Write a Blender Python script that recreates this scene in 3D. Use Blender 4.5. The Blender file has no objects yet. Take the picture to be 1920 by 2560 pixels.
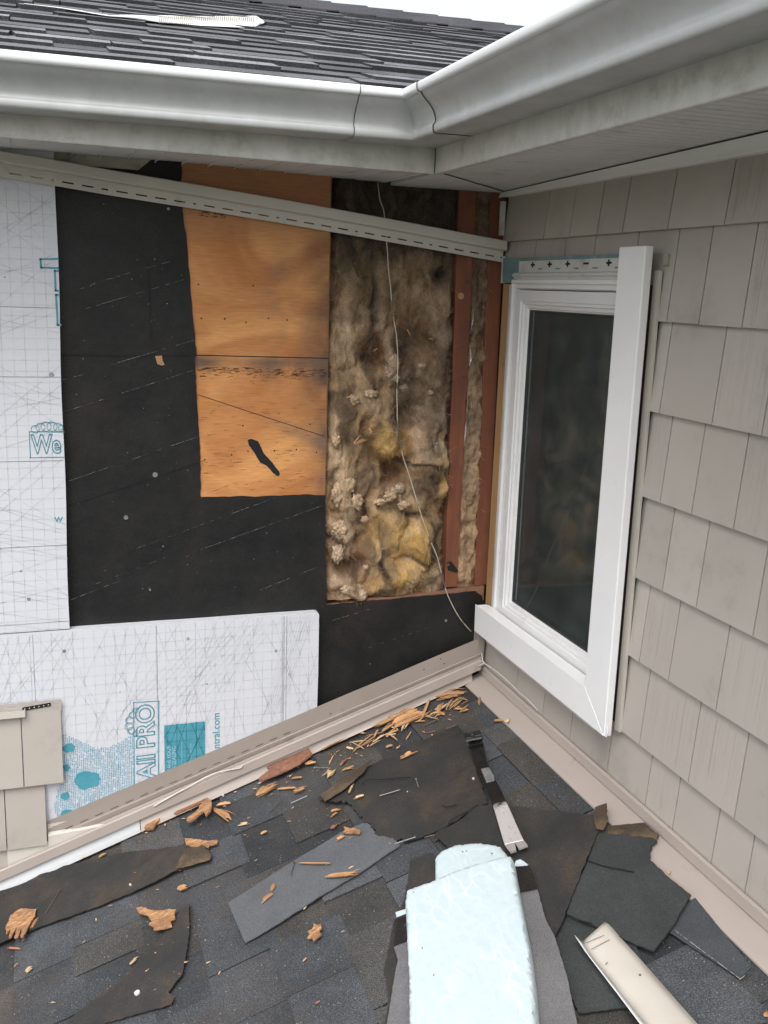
import bpy, bmesh, math, random
from mathutils import Vector, Matrix, noise
from mathutils.geometry import delaunay_2d_cdt
rnd = random.Random(7)
scene = bpy.context.scene
COL = scene.collection

# ------------------------------------------------------------------ camera
CAM = Vector((-1.17851403, -2.53585552, 1.08652726))
RX = Vector((0.94819788, -0.31609318, 0.03171566))      # right
RD = Vector((-0.03903249, -0.21499908, -0.97583393))    # down
RF = Vector((0.31527329, 0.92404572, -0.21619958))      # forward
FP = 2515.4
cd = bpy.data.cameras.new('camera'); cam = bpy.data.objects.new('camera', cd); COL.objects.link(cam)
cam.matrix_world = Matrix.Translation(CAM) @ Matrix((RX, -RD, -RF)).transposed().to_4x4()
cd.sensor_fit = 'VERTICAL'; cd.sensor_height = 24; cd.lens = 24*FP/2560
cd.clip_start = .02; cd.clip_end = 3000
scene.camera = cam
scene.render.resolution_x = 768; scene.render.resolution_y = 1024

# ------------------------------------------------------------------ light (overcast)
SUN_EL, SUN_AZ = math.radians(56), math.radians(212)   # azimuth from +Y clockwise
w = bpy.data.worlds.new('World'); scene.world = w; w.use_nodes = True
nt = w.node_tree; bg = nt.nodes['Background']
sky = nt.nodes.new('ShaderNodeTexSky'); sky.sky_type = 'NISHITA'; sky.sun_disc = False
sky.sun_elevation = SUN_EL; sky.sun_rotation = SUN_AZ
sky.air_density = 1.0; sky.dust_density = 5.0; sky.ozone_density = 1.0
hs = nt.nodes.new('ShaderNodeHueSaturation'); hs.inputs['Saturation'].default_value = .22; hs.inputs['Value'].default_value = 2.15
nt.links.new(sky.outputs[0], hs.inputs['Color']); nt.links.new(hs.outputs[0], bg.inputs['Color'])
bg.inputs['Strength'].default_value = .15
sd = bpy.data.lights.new('sun', 'SUN'); sun = bpy.data.objects.new('sun', sd); COL.objects.link(sun)
sd.energy = .5; sd.angle = math.radians(50); sd.color = (1, .98, .95)
sdir = Vector((math.sin(SUN_AZ)*math.cos(SUN_EL), math.cos(SUN_AZ)*math.cos(SUN_EL), math.sin(SUN_EL)))
sun.rotation_euler = sdir.to_track_quat('Z', 'Y').to_euler(); sun.location = (-3, -4, 8)
scene.view_settings.view_transform = 'Standard'; scene.view_settings.look = 'None'
scene.view_settings.exposure = -.05; scene.view_settings.gamma = 1

# ------------------------------------------------------------------ measuring helpers
RM, RC = .345, .008              # lower roof plane z = RM*x + RC
def ray(px, py): return RX*((px-960)/FP) + RD*((py-1280)/FP) + RF
def A(px, py, y=0.0):
    v = ray(px, py); return CAM + v*((y-CAM.y)/v.y)
def B(px, py, x=0.0):
    v = ray(px, py); return CAM + v*((x-CAM.x)/v.x)
UX = Vector((1, 0, RM)).normalized(); UY = Vector((0, 1, 0)); UN = UX.cross(UY)
KN = math.sqrt(1+RM*RM)
def RU(px, py, h=0.0):           # roof coordinates (up-slope s, y) of a point h above the roof
    v = ray(px, py); t = (RC + h*KN + RM*CAM.x - CAM.z)/(v.z - RM*v.x); p = CAM + v*t
    return ((p - Vector((0, 0, RC))).dot(UX), p.y)
def RP(s, y, h=0.0): return Vector((0, 0, RC)) + UX*s + UY*y + UN*h
def RH(px, py, h=0.0):
    q = RU(px, py, h); return RP(q[0], q[1], h)

# ------------------------------------------------------------------ object helpers
class MB:
    def __init__(s): s.v = []; s.f = []; s.m = []; s.c = []; s.hasc = False
    def face(s, pts, m=0, c=None):
        n = len(s.v); s.v += [tuple(p) for p in pts]; s.f.append(tuple(range(n, n+len(pts)))); s.m.append(m); s.c.append(c)
        if c is not None: s.hasc = True
    def mesh(s, verts, faces, m=0, c=None):
        n = len(s.v); s.v += [tuple(p) for p in verts]
        for f in faces: s.f.append(tuple(i+n for i in f)); s.m.append(m); s.c.append(c)
        if c is not None: s.hasc = True
    def hexa(s, p, m=0, c=None):   # p: 4 bottom + 4 top
        s.mesh(p, [(0,3,2,1),(4,5,6,7),(0,1,5,4),(1,2,6,5),(2,3,7,6),(3,0,4,7)], m, c)
    def add(s, o, moff):
        n = len(s.v); s.v += o.v; s.f += [tuple(i+n for i in f) for f in o.f]; s.m += [q+moff for q in o.m]; s.c += o.c
    def box(s, a, b, m=0, c=None):
        x0,y0,z0 = a; x1,y1,z1 = b
        s.hexa([(x0,y0,z0),(x1,y0,z0),(x1,y1,z0),(x0,y1,z0),(x0,y0,z1),(x1,y0,z1),(x1,y1,z1),(x0,y1,z1)], m, c)
    def prism(s, pts, vec, m=0, c=None):
        n = len(pts); P = [Vector(p) for p in pts]; Q = [p+Vector(vec) for p in P]
        s.mesh(P+Q, [tuple(range(n))[::-1], tuple(range(n, 2*n))] + [(i,(i+1)%n,n+(i+1)%n,n+i) for i in range(n)], m, c)
    def tube(s, pts, r, n=6, m=0, c=None):
        P = [Vector(p) for p in pts]; ring = []
        for i, p in enumerate(P):
            d = (P[min(i+1, len(P)-1)] - P[max(i-1, 0)]).normalized()
            a = d.cross(Vector((.31, .22, .93))).normalized(); b = d.cross(a)
            rr = r[i] if isinstance(r, (list, tuple)) else r
            ring.append([p + (a*math.cos(k*2*math.pi/n) + b*math.sin(k*2*math.pi/n))*rr for k in range(n)])
        V = [q for rg in ring for q in rg]
        F = [(i*n+k, i*n+(k+1)%n, (i+1)*n+(k+1)%n, (i+1)*n+k) for i in range(len(P)-1) for k in range(n)]
        F += [tuple(range(n))[::-1], tuple(range((len(P)-1)*n, len(P)*n))]
        s.mesh(V, F, m, c)
    def sweep(s, profs, m=0, c=None, closed=False):   # list of sections (lists of points)
        k = len(profs[0]); V = [p for pr in profs for p in pr]
        F = [(i*k+j, i*k+(j+1)%k, (i+1)*k+(j+1)%k, (i+1)*k+j) for i in range(len(profs)-1) for j in range(k if closed else k-1)]
        if closed: F += [tuple(range(k))[::-1], tuple(range((len(profs)-1)*k, len(profs)*k))]
        s.mesh(V, F, m, c)
    def build(s, name, mats, parent=None, smooth=False, origin=None, bevel=0):
        me = bpy.data.meshes.new(name)
        o = bpy.data.objects.new(name, me); COL.objects.link(o)
        off = Vector((0, 0, 0))
        if parent is not None:
            o.parent = parent; off = world_loc(parent)
        elif origin is not None:
            off = Vector(origin); o.location = off
        me.from_pydata([tuple(Vector(p)-off) for p in s.v], [], s.f); me.update()
        for mt in (mats if isinstance(mats, (list, tuple)) else [mats]): me.materials.append(mt)
        for p, mi in zip(me.polygons, s.m): p.material_index = mi
        if s.hasc:
            at = me.color_attributes.new('tint', 'FLOAT_COLOR', 'CORNER')
            for p, cc in zip(me.polygons, s.c):
                cc = cc if cc is not None else (.5, .5, .5)
                for li in p.loop_indices: at.data[li].color = (cc[0], cc[1], cc[2], 1)
        if smooth or bevel:
            b = bmesh.new(); b.from_mesh(me); bmesh.ops.remove_doubles(b, verts=b.verts, dist=1e-5)
            bmesh.ops.recalc_face_normals(b, faces=b.faces); b.to_mesh(me); b.free()
        if smooth:
            me.polygons.foreach_set('use_smooth', [True]*len(me.polygons))
            if isinstance(smooth, float):
                try: me.set_sharp_from_angle(angle=smooth)
                except Exception: pass
        if bevel:
            md = o.modifiers.new('bevel', 'BEVEL'); md.width = bevel; md.segments = 2; md.limit_method = 'ANGLE'
        return o
def world_loc(o):
    v = Vector(o.location)
    while o.parent: o = o.parent; v += Vector(o.location)
    return v
def tag(o, label=None, cat=None, group=None, kind=None):
    if label: o['label'] = label
    if cat: o['category'] = cat
    if group: o['group'] = group
    if kind: o['kind'] = kind
    return o
def thing(name, label, cat, loc=(0,0,0), group=None):
    o = bpy.data.objects.new(name, None); COL.objects.link(o); o.location = loc; o.empty_display_size = .05
    return tag(o, label, cat, group)

# ------------------------------------------------------------------ materials
def newmat(name):
    m = bpy.data.materials.new(name); m.use_nodes = True
    return m, m.node_tree, m.node_tree.nodes['Principled BSDF']
def N(nt, t, **kw):
    n = nt.nodes.new(t)
    for k, v in kw.items():
        if k in n.inputs: n.inputs[k].default_value = v
        else: setattr(n, k, v)
    return n
def coords(nt, scale=(1,1,1), obj=True):
    if obj: src = N(nt, 'ShaderNodeTexCoord').outputs['Object']
    else: src = N(nt, 'ShaderNodeNewGeometry').outputs['Position']
    mp = N(nt, 'ShaderNodeMapping'); mp.inputs['Scale'].default_value = scale
    nt.links.new(src, mp.inputs['Vector']); return mp.outputs[0]
def noisy(nt, vec, scale, detail=6, rough=.6, dist=0.0):
    n = N(nt, 'ShaderNodeTexNoise'); n.inputs['Scale'].default_value = scale; n.inputs['Detail'].default_value = detail
    n.inputs['Roughness'].default_value = rough; n.inputs['Distortion'].default_value = dist
    nt.links.new(vec, n.inputs['Vector']); return n.outputs['Fac']
def ramp(nt, fac, stops):
    r = N(nt, 'ShaderNodeValToRGB'); e = r.color_ramp.elements
    while len(e) < len(stops): e.new(.5)
    for el, (p, c) in zip(e, stops):
        el.position = p; el.color = (c, c, c, 1) if isinstance(c, (int, float)) else (*c, 1)
    nt.links.new(fac, r.inputs[0]); return r.outputs[0]
def mix(nt, a, b, fac, mode='MIX'):
    m = N(nt, 'ShaderNodeMix'); m.data_type = 'RGBA'; m.blend_type = mode
    for i, v in ((6, a), (7, b)):
        if hasattr(v, 'links'): nt.links.new(v, m.inputs[i])
        else: m.inputs[i].default_value = (*v, 1)
    if hasattr(fac, 'links'): nt.links.new(fac, m.inputs[0])
    else: m.inputs[0].default_value = fac
    return m.outputs[2]
def bump(nt, p, h, strength, dist):
    b = N(nt, 'ShaderNodeBump'); b.inputs['Strength'].default_value = strength; b.inputs['Distance'].default_value = dist
    nt.links.new(h, b.inputs['Height']); nt.links.new(b.outputs[0], p.inputs['Normal'])
def simple(name, c1, c2=None, rough=.6, scale=8, stops=(.35, .65), vscale=(1,1,1), bs=0, bd=.001, bscale=60, metal=0, dirt=None, spec=None, dist=0, tint=False, detail=6):
    """two-tone noise base, optional dirt (colour, scale, lo, hi), optional bump"""
    m, nt, p = newmat(name)
    v = coords(nt, vscale)
    c2 = c2 or tuple(x*.85 for x in c1)
    col = ramp(nt, noisy(nt, v, scale, detail, .6, dist), [(stops[0], c1), (stops[1], c2)])
    if dirt:
        dc, ds, lo, hi = dirt
        col = mix(nt, col, dc, ramp(nt, noisy(nt, coords(nt), ds, 8, .7), [(lo, 0.0), (hi, 1.0)]))
    if tint:
        at = N(nt, 'ShaderNodeAttribute'); at.attribute_name = 'tint'
        sc = N(nt, 'ShaderNodeVectorMath', operation='SCALE'); nt.links.new(at.outputs['Color'], sc.inputs[0]); sc.inputs['Scale'].default_value = 2
        col = mix(nt, col, sc.outputs[0], 1, 'MULTIPLY')
    nt.links.new(col, p.inputs['Base Color'])
    p.inputs['Roughness'].default_value = rough; p.inputs['Metallic'].default_value = metal
    if spec is not None: p.inputs['Specular IOR Level'].default_value = spec
    if bs: bump(nt, p, noisy(nt, v, bscale, 5, .6), bs, bd)
    return m

def shingle_mat(name, base, speck, brown=.0):
    m, nt, p = newmat(name)
    v = coords(nt)
    at = N(nt, 'ShaderNodeAttribute'); at.attribute_name = 'tint'
    g = ramp(nt, noisy(nt, v, 420, 3, .7), [(.36, .45), (.5, .95), (.66, 2.1)])
    col = mix(nt, at.outputs['Color'], g, 1, 'MULTIPLY')
    big = ramp(nt, noisy(nt, v, 5, 6, .65), [(.35, .72), (.65, 1.2)])
    col = mix(nt, col, big, 1, 'MULTIPLY')
    if brown:
        col = mix(nt, col, (.075, .055, .042), ramp(nt, noisy(nt, v, 3.2, 8, .7), [(.47, 0.0), (.66, brown)]))
    s = N(nt, 'ShaderNodeTexVoronoi'); s.inputs['Scale'].default_value = 110; nt.links.new(v, s.inputs['Vector'])
    sp = ramp(nt, s.outputs['Distance'], [(.09, 1.0), (.17, 0.0)])
    sp2 = ramp(nt, noisy(nt, v, 34, 3, .5), [(.50, 0.0), (.62, speck)])
    col = mix(nt, col, (.34, .32, .29), mix(nt, sp, sp2, 1, 'MULTIPLY'))
    nt.links.new(col, p.inputs['Base Color']); p.inputs['Roughness'].default_value = .85
    p.inputs['Specular IOR Level'].default_value = .3
    bump(nt, p, noisy(nt, v, 420, 3, .7), .5, .0012)
    return m

def felt_mat(name, c1, c2, rust, rough=.55, rscale=6, rlo=.52, rhi=.72, grain=300):
    m, nt, p = newmat(name)
    v = coords(nt)
    col = ramp(nt, noisy(nt, v, 7, 8, .7), [(.35, c1), (.65, c2)])
    col = mix(nt, col, rust, ramp(nt, noisy(nt, v, rscale, 8, .7, .4), [(rlo, 0.0), (rhi, .75)]))
    fine = ramp(nt, noisy(nt, v, grain, 3, .7), [(.3, .65), (.7, 1.35)])
    col = mix(nt, col, fine, 1, 'MULTIPLY')
    s = N(nt, 'ShaderNodeTexVoronoi'); s.inputs['Scale'].default_value = 48; nt.links.new(v, s.inputs['Vector'])
    sp = mix(nt, ramp(nt, s.outputs['Distance'], [(.035, 1.0), (.07, 0.0)]), ramp(nt, noisy(nt, v, 14, 3, .5), [(.54, 0.0), (.6, .6)]), 1, 'MULTIPLY')
    col = mix(nt, col, (.3, .29, .27), sp)
    nt.links.new(col, p.inputs['Base Color']); p.inputs['Roughness'].default_value = rough
    p.inputs['Specular IOR Level'].default_value = .25
    bump(nt, p, mix(nt, noisy(nt, v, 45, 6, .7), noisy(nt, v, 7, 3, .5, .5), .6), .5, .006)
    return m

def attr_mat(name, fine=(1,1,1), fscale=120, lo=.75, hi=1.25, rough=.75, bs=.4, bd=.001, dist=0, spec=.3, lines=None):
    m, nt, p = newmat(name)
    v = coords(nt, fine)
    at = N(nt, 'ShaderNodeAttribute'); at.attribute_name = 'tint'
    f = noisy(nt, v, fscale, 6, .65, dist)
    col = mix(nt, at.outputs['Color'], ramp(nt, f, [(.3, lo), (.7, hi)]), 1, 'MULTIPLY')
    nt.links.new(col, p.inputs['Base Color']); p.inputs['Roughness'].default_value = rough
    p.inputs['Specular IOR Level'].default_value = spec
    if bs: bump(nt, p, f, bs, bd)
    return m

M = {}
M['ground'] = simple('lawn_ground', (.065, .080, .045), (.10, .11, .075), .9, 3)
M['siding'] = simple('taupe_siding', (.435, .398, .360), (.395, .360, .322), .62, 2.5, vscale=(1,1,1), bs=.25, bd=.0006, bscale=180, dirt=((.24,.22,.20), 5, .54, .90), tint=True)
M['white'] = simple('white_vinyl', (.76, .76, .76), (.70, .70, .71), .35, 4, dirt=((.42,.41,.40), 9, .60, .85))
M['oldwhite'] = simple('weathered_white', (.60, .60, .585), (.52, .52, .50), .42, 6, dirt=((.25,.245,.21), 11, .50, .80))
M['white2'] = simple('clean_white_vinyl', (.83, .83, .84), (.79, .79, .80), .3, 4, dirt=((.55,.54,.53), 22, .62, .85))
M['gutter'] = simple('painted_aluminium', (.49, .50, .50), (.43, .44, .435), .50, 7, vscale=(1.5,1.5,.35), dirt=((.36,.36,.33), 26, .50, .95), metal=.3)
M['lip'] = simple('gutter_lip_paint', (.74, .75, .76), (.70, .71, .72), .35, 7)
M['fascia'] = simple('mildewed_fascia', (.58, .57, .54), (.48, .47, .44), .42, 9, vscale=(2.2,2.2,.7), dirt=((.24,.23,.18), 22, .50, .88))
M['soffit'] = simple('soffit_vinyl', (.68, .68, .68), (.63, .63, .63), .5, 5, dirt=((.25,.24,.21), 12, .56, .88))
M['dirtytrim'] = simple('mossy_trim', (.44, .42, .35), (.30, .28, .22), .6, 12, dirt=((.12,.11,.08), 20, .5, .75))
M['channel'] = simple('tan_channel', (.56, .53, .475), (.51, .48, .43), .5, 5, bs=.12, bd=.001, bscale=7, dirt=((.26,.23,.19), 9, .6, .85))
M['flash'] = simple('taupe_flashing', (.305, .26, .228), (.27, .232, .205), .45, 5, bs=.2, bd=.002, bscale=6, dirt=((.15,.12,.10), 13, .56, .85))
M['flash_lit'] = simple('lit_pink_taupe_metal', (.40, .345, .31), (.37, .32, .29), .45, 5, dirt=((.2,.16,.13), 18, .62, .85))  # lighter copy of the flashing tone, its lit look put into the colour
M['scrapmetal'] = simple('cream_coil_metal', (.53, .495, .44), (.48, .445, .395), .4, 5, bs=.2, bd=.003, bscale=5, dirt=((.28,.22,.17), 11, .63, .8))
M['scrapback'] = simple('white_coil_back', (.75, .78, .8), (.7, .72, .75), .35, 5)
M['felt'] = felt_mat('black_felt_paper', (.0105, .0105, .011), (.021, .0205, .020), (.036, .026, .020), .5, 3, .54, .75)
M['feltroof'] = felt_mat('dark_felt_scrap', (.026, .026, .027), (.040, .038, .036), (.085, .055, .034), .6, 7, .53, .72)
M['feltgreen'] = felt_mat('slate_felt_scrap', (.034, .038, .038), (.046, .05, .05), (.07, .055, .04), .65, 5, .60, .8)
M['feltbrown'] = felt_mat('brown_stained_felt', (.045, .036, .028), (.09, .062, .040), (.20, .14, .085), .6, 11, .48, .68)
M['grayshingle'] = felt_mat('grey_granule_piece', (.085, .090, .10), (.105, .11, .12), (.07, .06, .055), .85, 5, .55, .75, 420)
M['slate'] = felt_mat('slate_granule_piece', (.050, .056, .062), (.066, .072, .078), (.06, .055, .05), .85, 5, .6, .8, 420)
M['membrane'] = felt_mat('grey_granule_membrane', (.115, .113, .118), (.145, .143, .147), (.09, .085, .085), .85, 5, .6, .8, 420)
M['asphalt'] = simple('glossy_black_asphalt', (.012, .012, .013), (.022, .021, .02), .22, 30, bs=.8, bd=.004, bscale=60, dirt=((.16,.15,.13), 40, .62, .7))
M['edgewhite'] = simple('white_edge', (.7, .7, .7), (.6, .6, .6), .6, 10)
M['shinglelow'] = shingle_mat('lower_roof_shingles', None, .9, .42)
M['shingletop'] = shingle_mat('upper_roof_shingles', None, .25, 0)
M['foam'] = simple('foam_board_face', (.62, .635, .675), (.585, .60, .645), .5, 3, bs=.25, bd=.004, bscale=9, dirt=((.5,.5,.5), 12, .66, .85))
M['foamedge'] = simple('foam_board_edge', (.74, .735, .72), (.66, .655, .64), .8, 30, bs=.6, bd=.002, bscale=200)
M['ink'] = simple('grey_print', (.40, .40, .43), (.60, .61, .65), .6, 30, stops=(.4, .6))
M['inkdark'] = simple('dark_grey_print', (.20, .20, .22), (.36, .36, .38), .6, 20)
M['teal'] = simple('teal_print', (.055, .26, .34), (.08, .31, .39), .5, 40)
M['tealpale'] = simple('pale_teal_print', (.33, .53, .62), (.45, .62, .70), .5, 40)
M['chalkpale'] = simple('broken_pale_line', (.45, .44, .42), (.06, .06, .06), .8, 70, stops=(.45, .55))
M['greywhite'] = simple('grey_white_metal', (.44, .45, .46), (.40, .41, .42), .4, 6)
M['frieze'] = simple('bright_frieze_vinyl', (.86, .86, .85), (.82, .82, .81), .4, 6)
M['tealnet'] = simple('halftone_teal', (.07, .29, .42), (.13, .38, .50), .5, 30)
M['chalk'] = simple('chalk_line', (.22, .22, .21), (.035, .035, .034), .9, 60, stops=(.42, .58))
M['speck'] = simple('pale_speck', (.6, .6, .58), (.5, .5, .48), .7, 20)
M['nailmetal'] = simple('galvanised_nail', (.30, .30, .31), (.2, .2, .205), .5, 60, metal=.5)
M['nailrust'] = simple('rusty_nail', (.10, .075, .055), (.16, .12, .09), .6, 60, metal=.3)
M['steel'] = simple('worn_bare_steel', (.90, .88, .88), (.72, .70, .69), .3, 30, metal=.75, dirt=((.12,.1,.09), 60, .58, .75))
M['wire'] = simple('painted_wire', (.50, .45, .38), (.14, .115, .095), .6, 14, stops=(.5, .56))
M['whitewire'] = simple('white_cable', (.62, .57, .53), (.5, .46, .42), .5, 20)
M['darkroom'] = simple('dark_room', (.05, .052, .052), (.07, .072, .07), .9, 3)
M['jamb'] = simple('inner_jamb', (.86, .88, .88), (.80, .83, .84), .6, 3)
M['gasket'] = simple('black_gasket', (.03, .03, .03), (.045, .045, .045), .5, 20)
M['backer'] = simple('brown_fiberboard', (.12, .065, .042), (.09, .05, .035), .85, 20, bs=.3)
M['stud'] = simple('red_brown_stud', (.235, .082, .040), (.165, .055, .029), .7, 12, vscale=(3,3,.25), bs=.4, bd=.0015, bscale=60, dirt=((.09,.045,.033), 9, .5, .8))
M['sill'] = simple('sawn_sill', (.27, .14, .085), (.20, .10, .065), .75, 16, vscale=(.3,3,3), bs=.4, bd=.0015, bscale=60, dirt=((.08,.05,.04), 14, .55, .75))
M['yellowwood'] = simple('pale_pine', (.42, .255, .125), (.34, .19, .085), .7, 12, vscale=(3,3,.3), bs=.3, bscale=60, dirt=((.16,.09,.05), 12, .6, .75))
M['ply'] = attr_mat('plywood_face', (2.2, 1, 26), 10, .84, 1.16, .6, .3, .0008, .6)
M['plyedge'] = simple('plywood_edge', (.23, .12, .06), (.12, .06, .035), .8, 60, vscale=(20,1,1))
M['wool'] = attr_mat('glass_wool', (1,1,.6), 85, .70, 1.30, .95, .6, .003, 2.5, .1)
M['fibre'] = attr_mat('glass_wool_fibre', (1,1,1), 60, .8, 1.2, .9, 0, .001, 0, .2)
M['chip'] = simple('splintered_wood', (.50, .285, .14), (.36, .185, .085), .7, 22, vscale=(.6, 7, 7), bs=.5, bd=.001, bscale=40, dirt=((.20,.10,.05), 14, .58, .78), tint=True)
M['chippale'] = simple('pale_splinter', (.60, .46, .30), (.47, .33, .2), .7, 22, vscale=(.6, 7, 7), bs=.5, bscale=40, tint=True)
M['chipred'] = simple('red_brown_board', (.33, .15, .092), (.24, .10, .06), .7, 14, vscale=(.6, 6, 6), bs=.5, bscale=40, dirt=((.14,.07,.045), 10, .55, .75), tint=True)
def wrap_mat():
    m, nt, p = newmat('white_release_film'); v = coords(nt, (1.6, .55, 1)); v1 = coords(nt)
    a = ramp(nt, noisy(nt, v, 9, 4, .55, .5), [(.455, 0.0), (.5, 1.0), (.545, 0.0)])
    b = ramp(nt, noisy(nt, coords(nt, (2.2, 1.1, 1)), 17, 3, .6, .9), [(.46, 0.0), (.5, .6), (.54, 0.0)])
    mot = ramp(nt, noisy(nt, v1, 70, 5, .7), [(.35, 0.0), (.65, .35)])
    f = mix(nt, mix(nt, a, b, 1, 'ADD'), mot, 1, 'ADD')
    vo = N(nt, 'ShaderNodeTexVoronoi'); vo.feature = 'DISTANCE_TO_EDGE'; vo.inputs['Scale'].default_value = 22
    wv = N(nt, 'ShaderNodeVectorMath', operation='ADD'); nt.links.new(coords(nt, (1.5, .45, 1)), wv.inputs[0])
    nz = N(nt, 'ShaderNodeTexNoise'); nz.inputs['Scale'].default_value = 11; nt.links.new(v1, nz.inputs['Vector'])
    sc_ = N(nt, 'ShaderNodeVectorMath', operation='SCALE'); sc_.inputs['Scale'].default_value = .10; nt.links.new(nz.outputs['Color'], sc_.inputs[0]); nt.links.new(sc_.outputs[0], wv.inputs[1])
    nt.links.new(wv.outputs[0], vo.inputs['Vector'])
    ve = ramp(nt, vo.outputs['Distance'], [(.0, .9), (.03, .5), (.09, 0.0)])
    f = mix(nt, mix(nt, ve, ramp(nt, noisy(nt, v1, 8, 3, .5), [(.42, .15), (.6, 1.0)]), 1, 'MULTIPLY'), mot, 1, 'ADD')
    col = mix(nt, (.455, .545, .575), (.565, .64, .665), f)
    nt.links.new(col, p.inputs['Base Color']); p.inputs['Roughness'].default_value = .45
    bump(nt, p, noisy(nt, v1, 30, 4, .6), .3, .003); return m
M['wrap'] = wrap_mat()
M['tape'] = simple('teal_tape', (.16, .26, .28), (.12, .20, .22), .5, 20, dirt=((.3,.32,.32), 16, .55, .7))
M['blackhole'] = simple('black_void', (.008, .008, .008), (.012, .012, .012), .9, 20)
M['foil'] = simple('foil_scrap', (.75, .72, .68), (.5, .47, .44), .25, 30, metal=.7, bs=.8, bd=.003, bscale=80)

def glass_mat():
    m = bpy.data.materials.new('window_glass'); m.use_nodes = True; nt = m.node_tree
    nt.nodes.remove(nt.nodes['Principled BSDF']); out = nt.nodes['Material Output']
    g = N(nt, 'ShaderNodeBsdfGlossy'); g.inputs['Roughness'].default_value = .02; g.inputs['Color'].default_value = (.86, .9, .9, 1)
    t = N(nt, 'ShaderNodeBsdfTransparent'); t.inputs['Color'].default_value = (.86, .90, .90, 1)
    fr = N(nt, 'ShaderNodeFresnel'); fr.inputs['IOR'].default_value = 1.5
    mx = N(nt, 'ShaderNodeMixShader'); nt.links.new(fr.outputs[0], mx.inputs[0]); nt.links.new(t.outputs[0], mx.inputs[1]); nt.links.new(g.outputs[0], mx.inputs[2])
    df = N(nt, 'ShaderNodeBsdfDiffuse'); df.inputs['Color'].default_value = (.42, .46, .45, 1)
    dm = N(nt, 'ShaderNodeMixShader'); hz = ramp(nt, noisy(nt, coords(nt), 9, 5, .6), [(.35, .035), (.7, .075)]); nt.links.new(hz, dm.inputs[0])
    nt.links.new(mx.outputs[0], dm.inputs[1]); nt.links.new(df.outputs[0], dm.inputs[2])
    nt.links.new(dm.outputs[0], out.inputs['Surface']); return m
M['glass'] = glass_mat()

# ------------------------------------------------------------------ 2-D sheet triangulation
def inpoly(x, y, P):
    r = False; j = len(P)-1
    for i in range(len(P)):
        if (P[i][1] > y) != (P[j][1] > y) and x < (P[j][0]-P[i][0])*(y-P[i][1])/(P[j][1]-P[i][1]) + P[i][0]: r = not r
        j = i
    return r
def outline(P, step, rag, seed, ragged=None):
    """resample a closed polygon, adding small tears; ragged = set of edge indices that are torn harder"""
    R = random.Random(seed); out = []
    for i in range(len(P)):
        a = Vector(P[i][:2]); b = Vector(P[(i+1) % len(P)][:2]); L = (b-a).length; n = max(1, int(L/step))
        d = (b-a)/max(L, 1e-9); nn = Vector((-d.y, d.x)); k = rag*(4 if ragged and i in ragged else 1)
        for q in range(n):
            t = q/n; off = R.uniform(-k, k) if q else R.uniform(-k, k)*.3
            out.append(a + (b-a)*t + nn*off)
    return out
def tri(P, step, seed, holes=()):
    R = random.Random(seed+99)
    xs = [p[0] for p in P]; ys = [p[1] for p in P]
    pts = [Vector((p[0], p[1])) for p in P]; edges = [(i, (i+1) % len(P)) for i in range(len(P))]
    gx = min(xs)
    while gx < max(xs):
        gy = min(ys)
        while gy < max(ys):
            q = (gx+R.uniform(-.3, .3)*step, gy+R.uniform(-.3, .3)*step)
            if inpoly(q[0], q[1], P): pts.append(Vector(q))
            gy += step
        gx += step
    v, e, f, *_ = delaunay_2d_cdt(pts, edges, [], 1, 1e-5)
    return v, f
def solid(mb, v, f, fn, th, m=0, medge=None, c=None):
    """fn(u,v)->(point, normal); makes a closed sheet of thickness th"""
    top = []; bot = []
    for p in v:
        q, nrm = fn(p[0], p[1]); top.append(q); bot.append(q - nrm*th)
    n = len(top); F = [tuple(t) for t in f]
    cnt = {}
    for t in F:
        for i in range(len(t)): cnt[(t[i], t[(i+1) % len(t)])] = 1
    rim = [k for k in cnt if (k[1], k[0]) not in cnt]
    mb.mesh(top+bot, F + [tuple(i+n for i in t[::-1]) for t in F], m, c)
    mb.mesh(top+bot, [(a, a+n, b+n, b) for a, b in rim], m if medge is None else medge, c)

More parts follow.
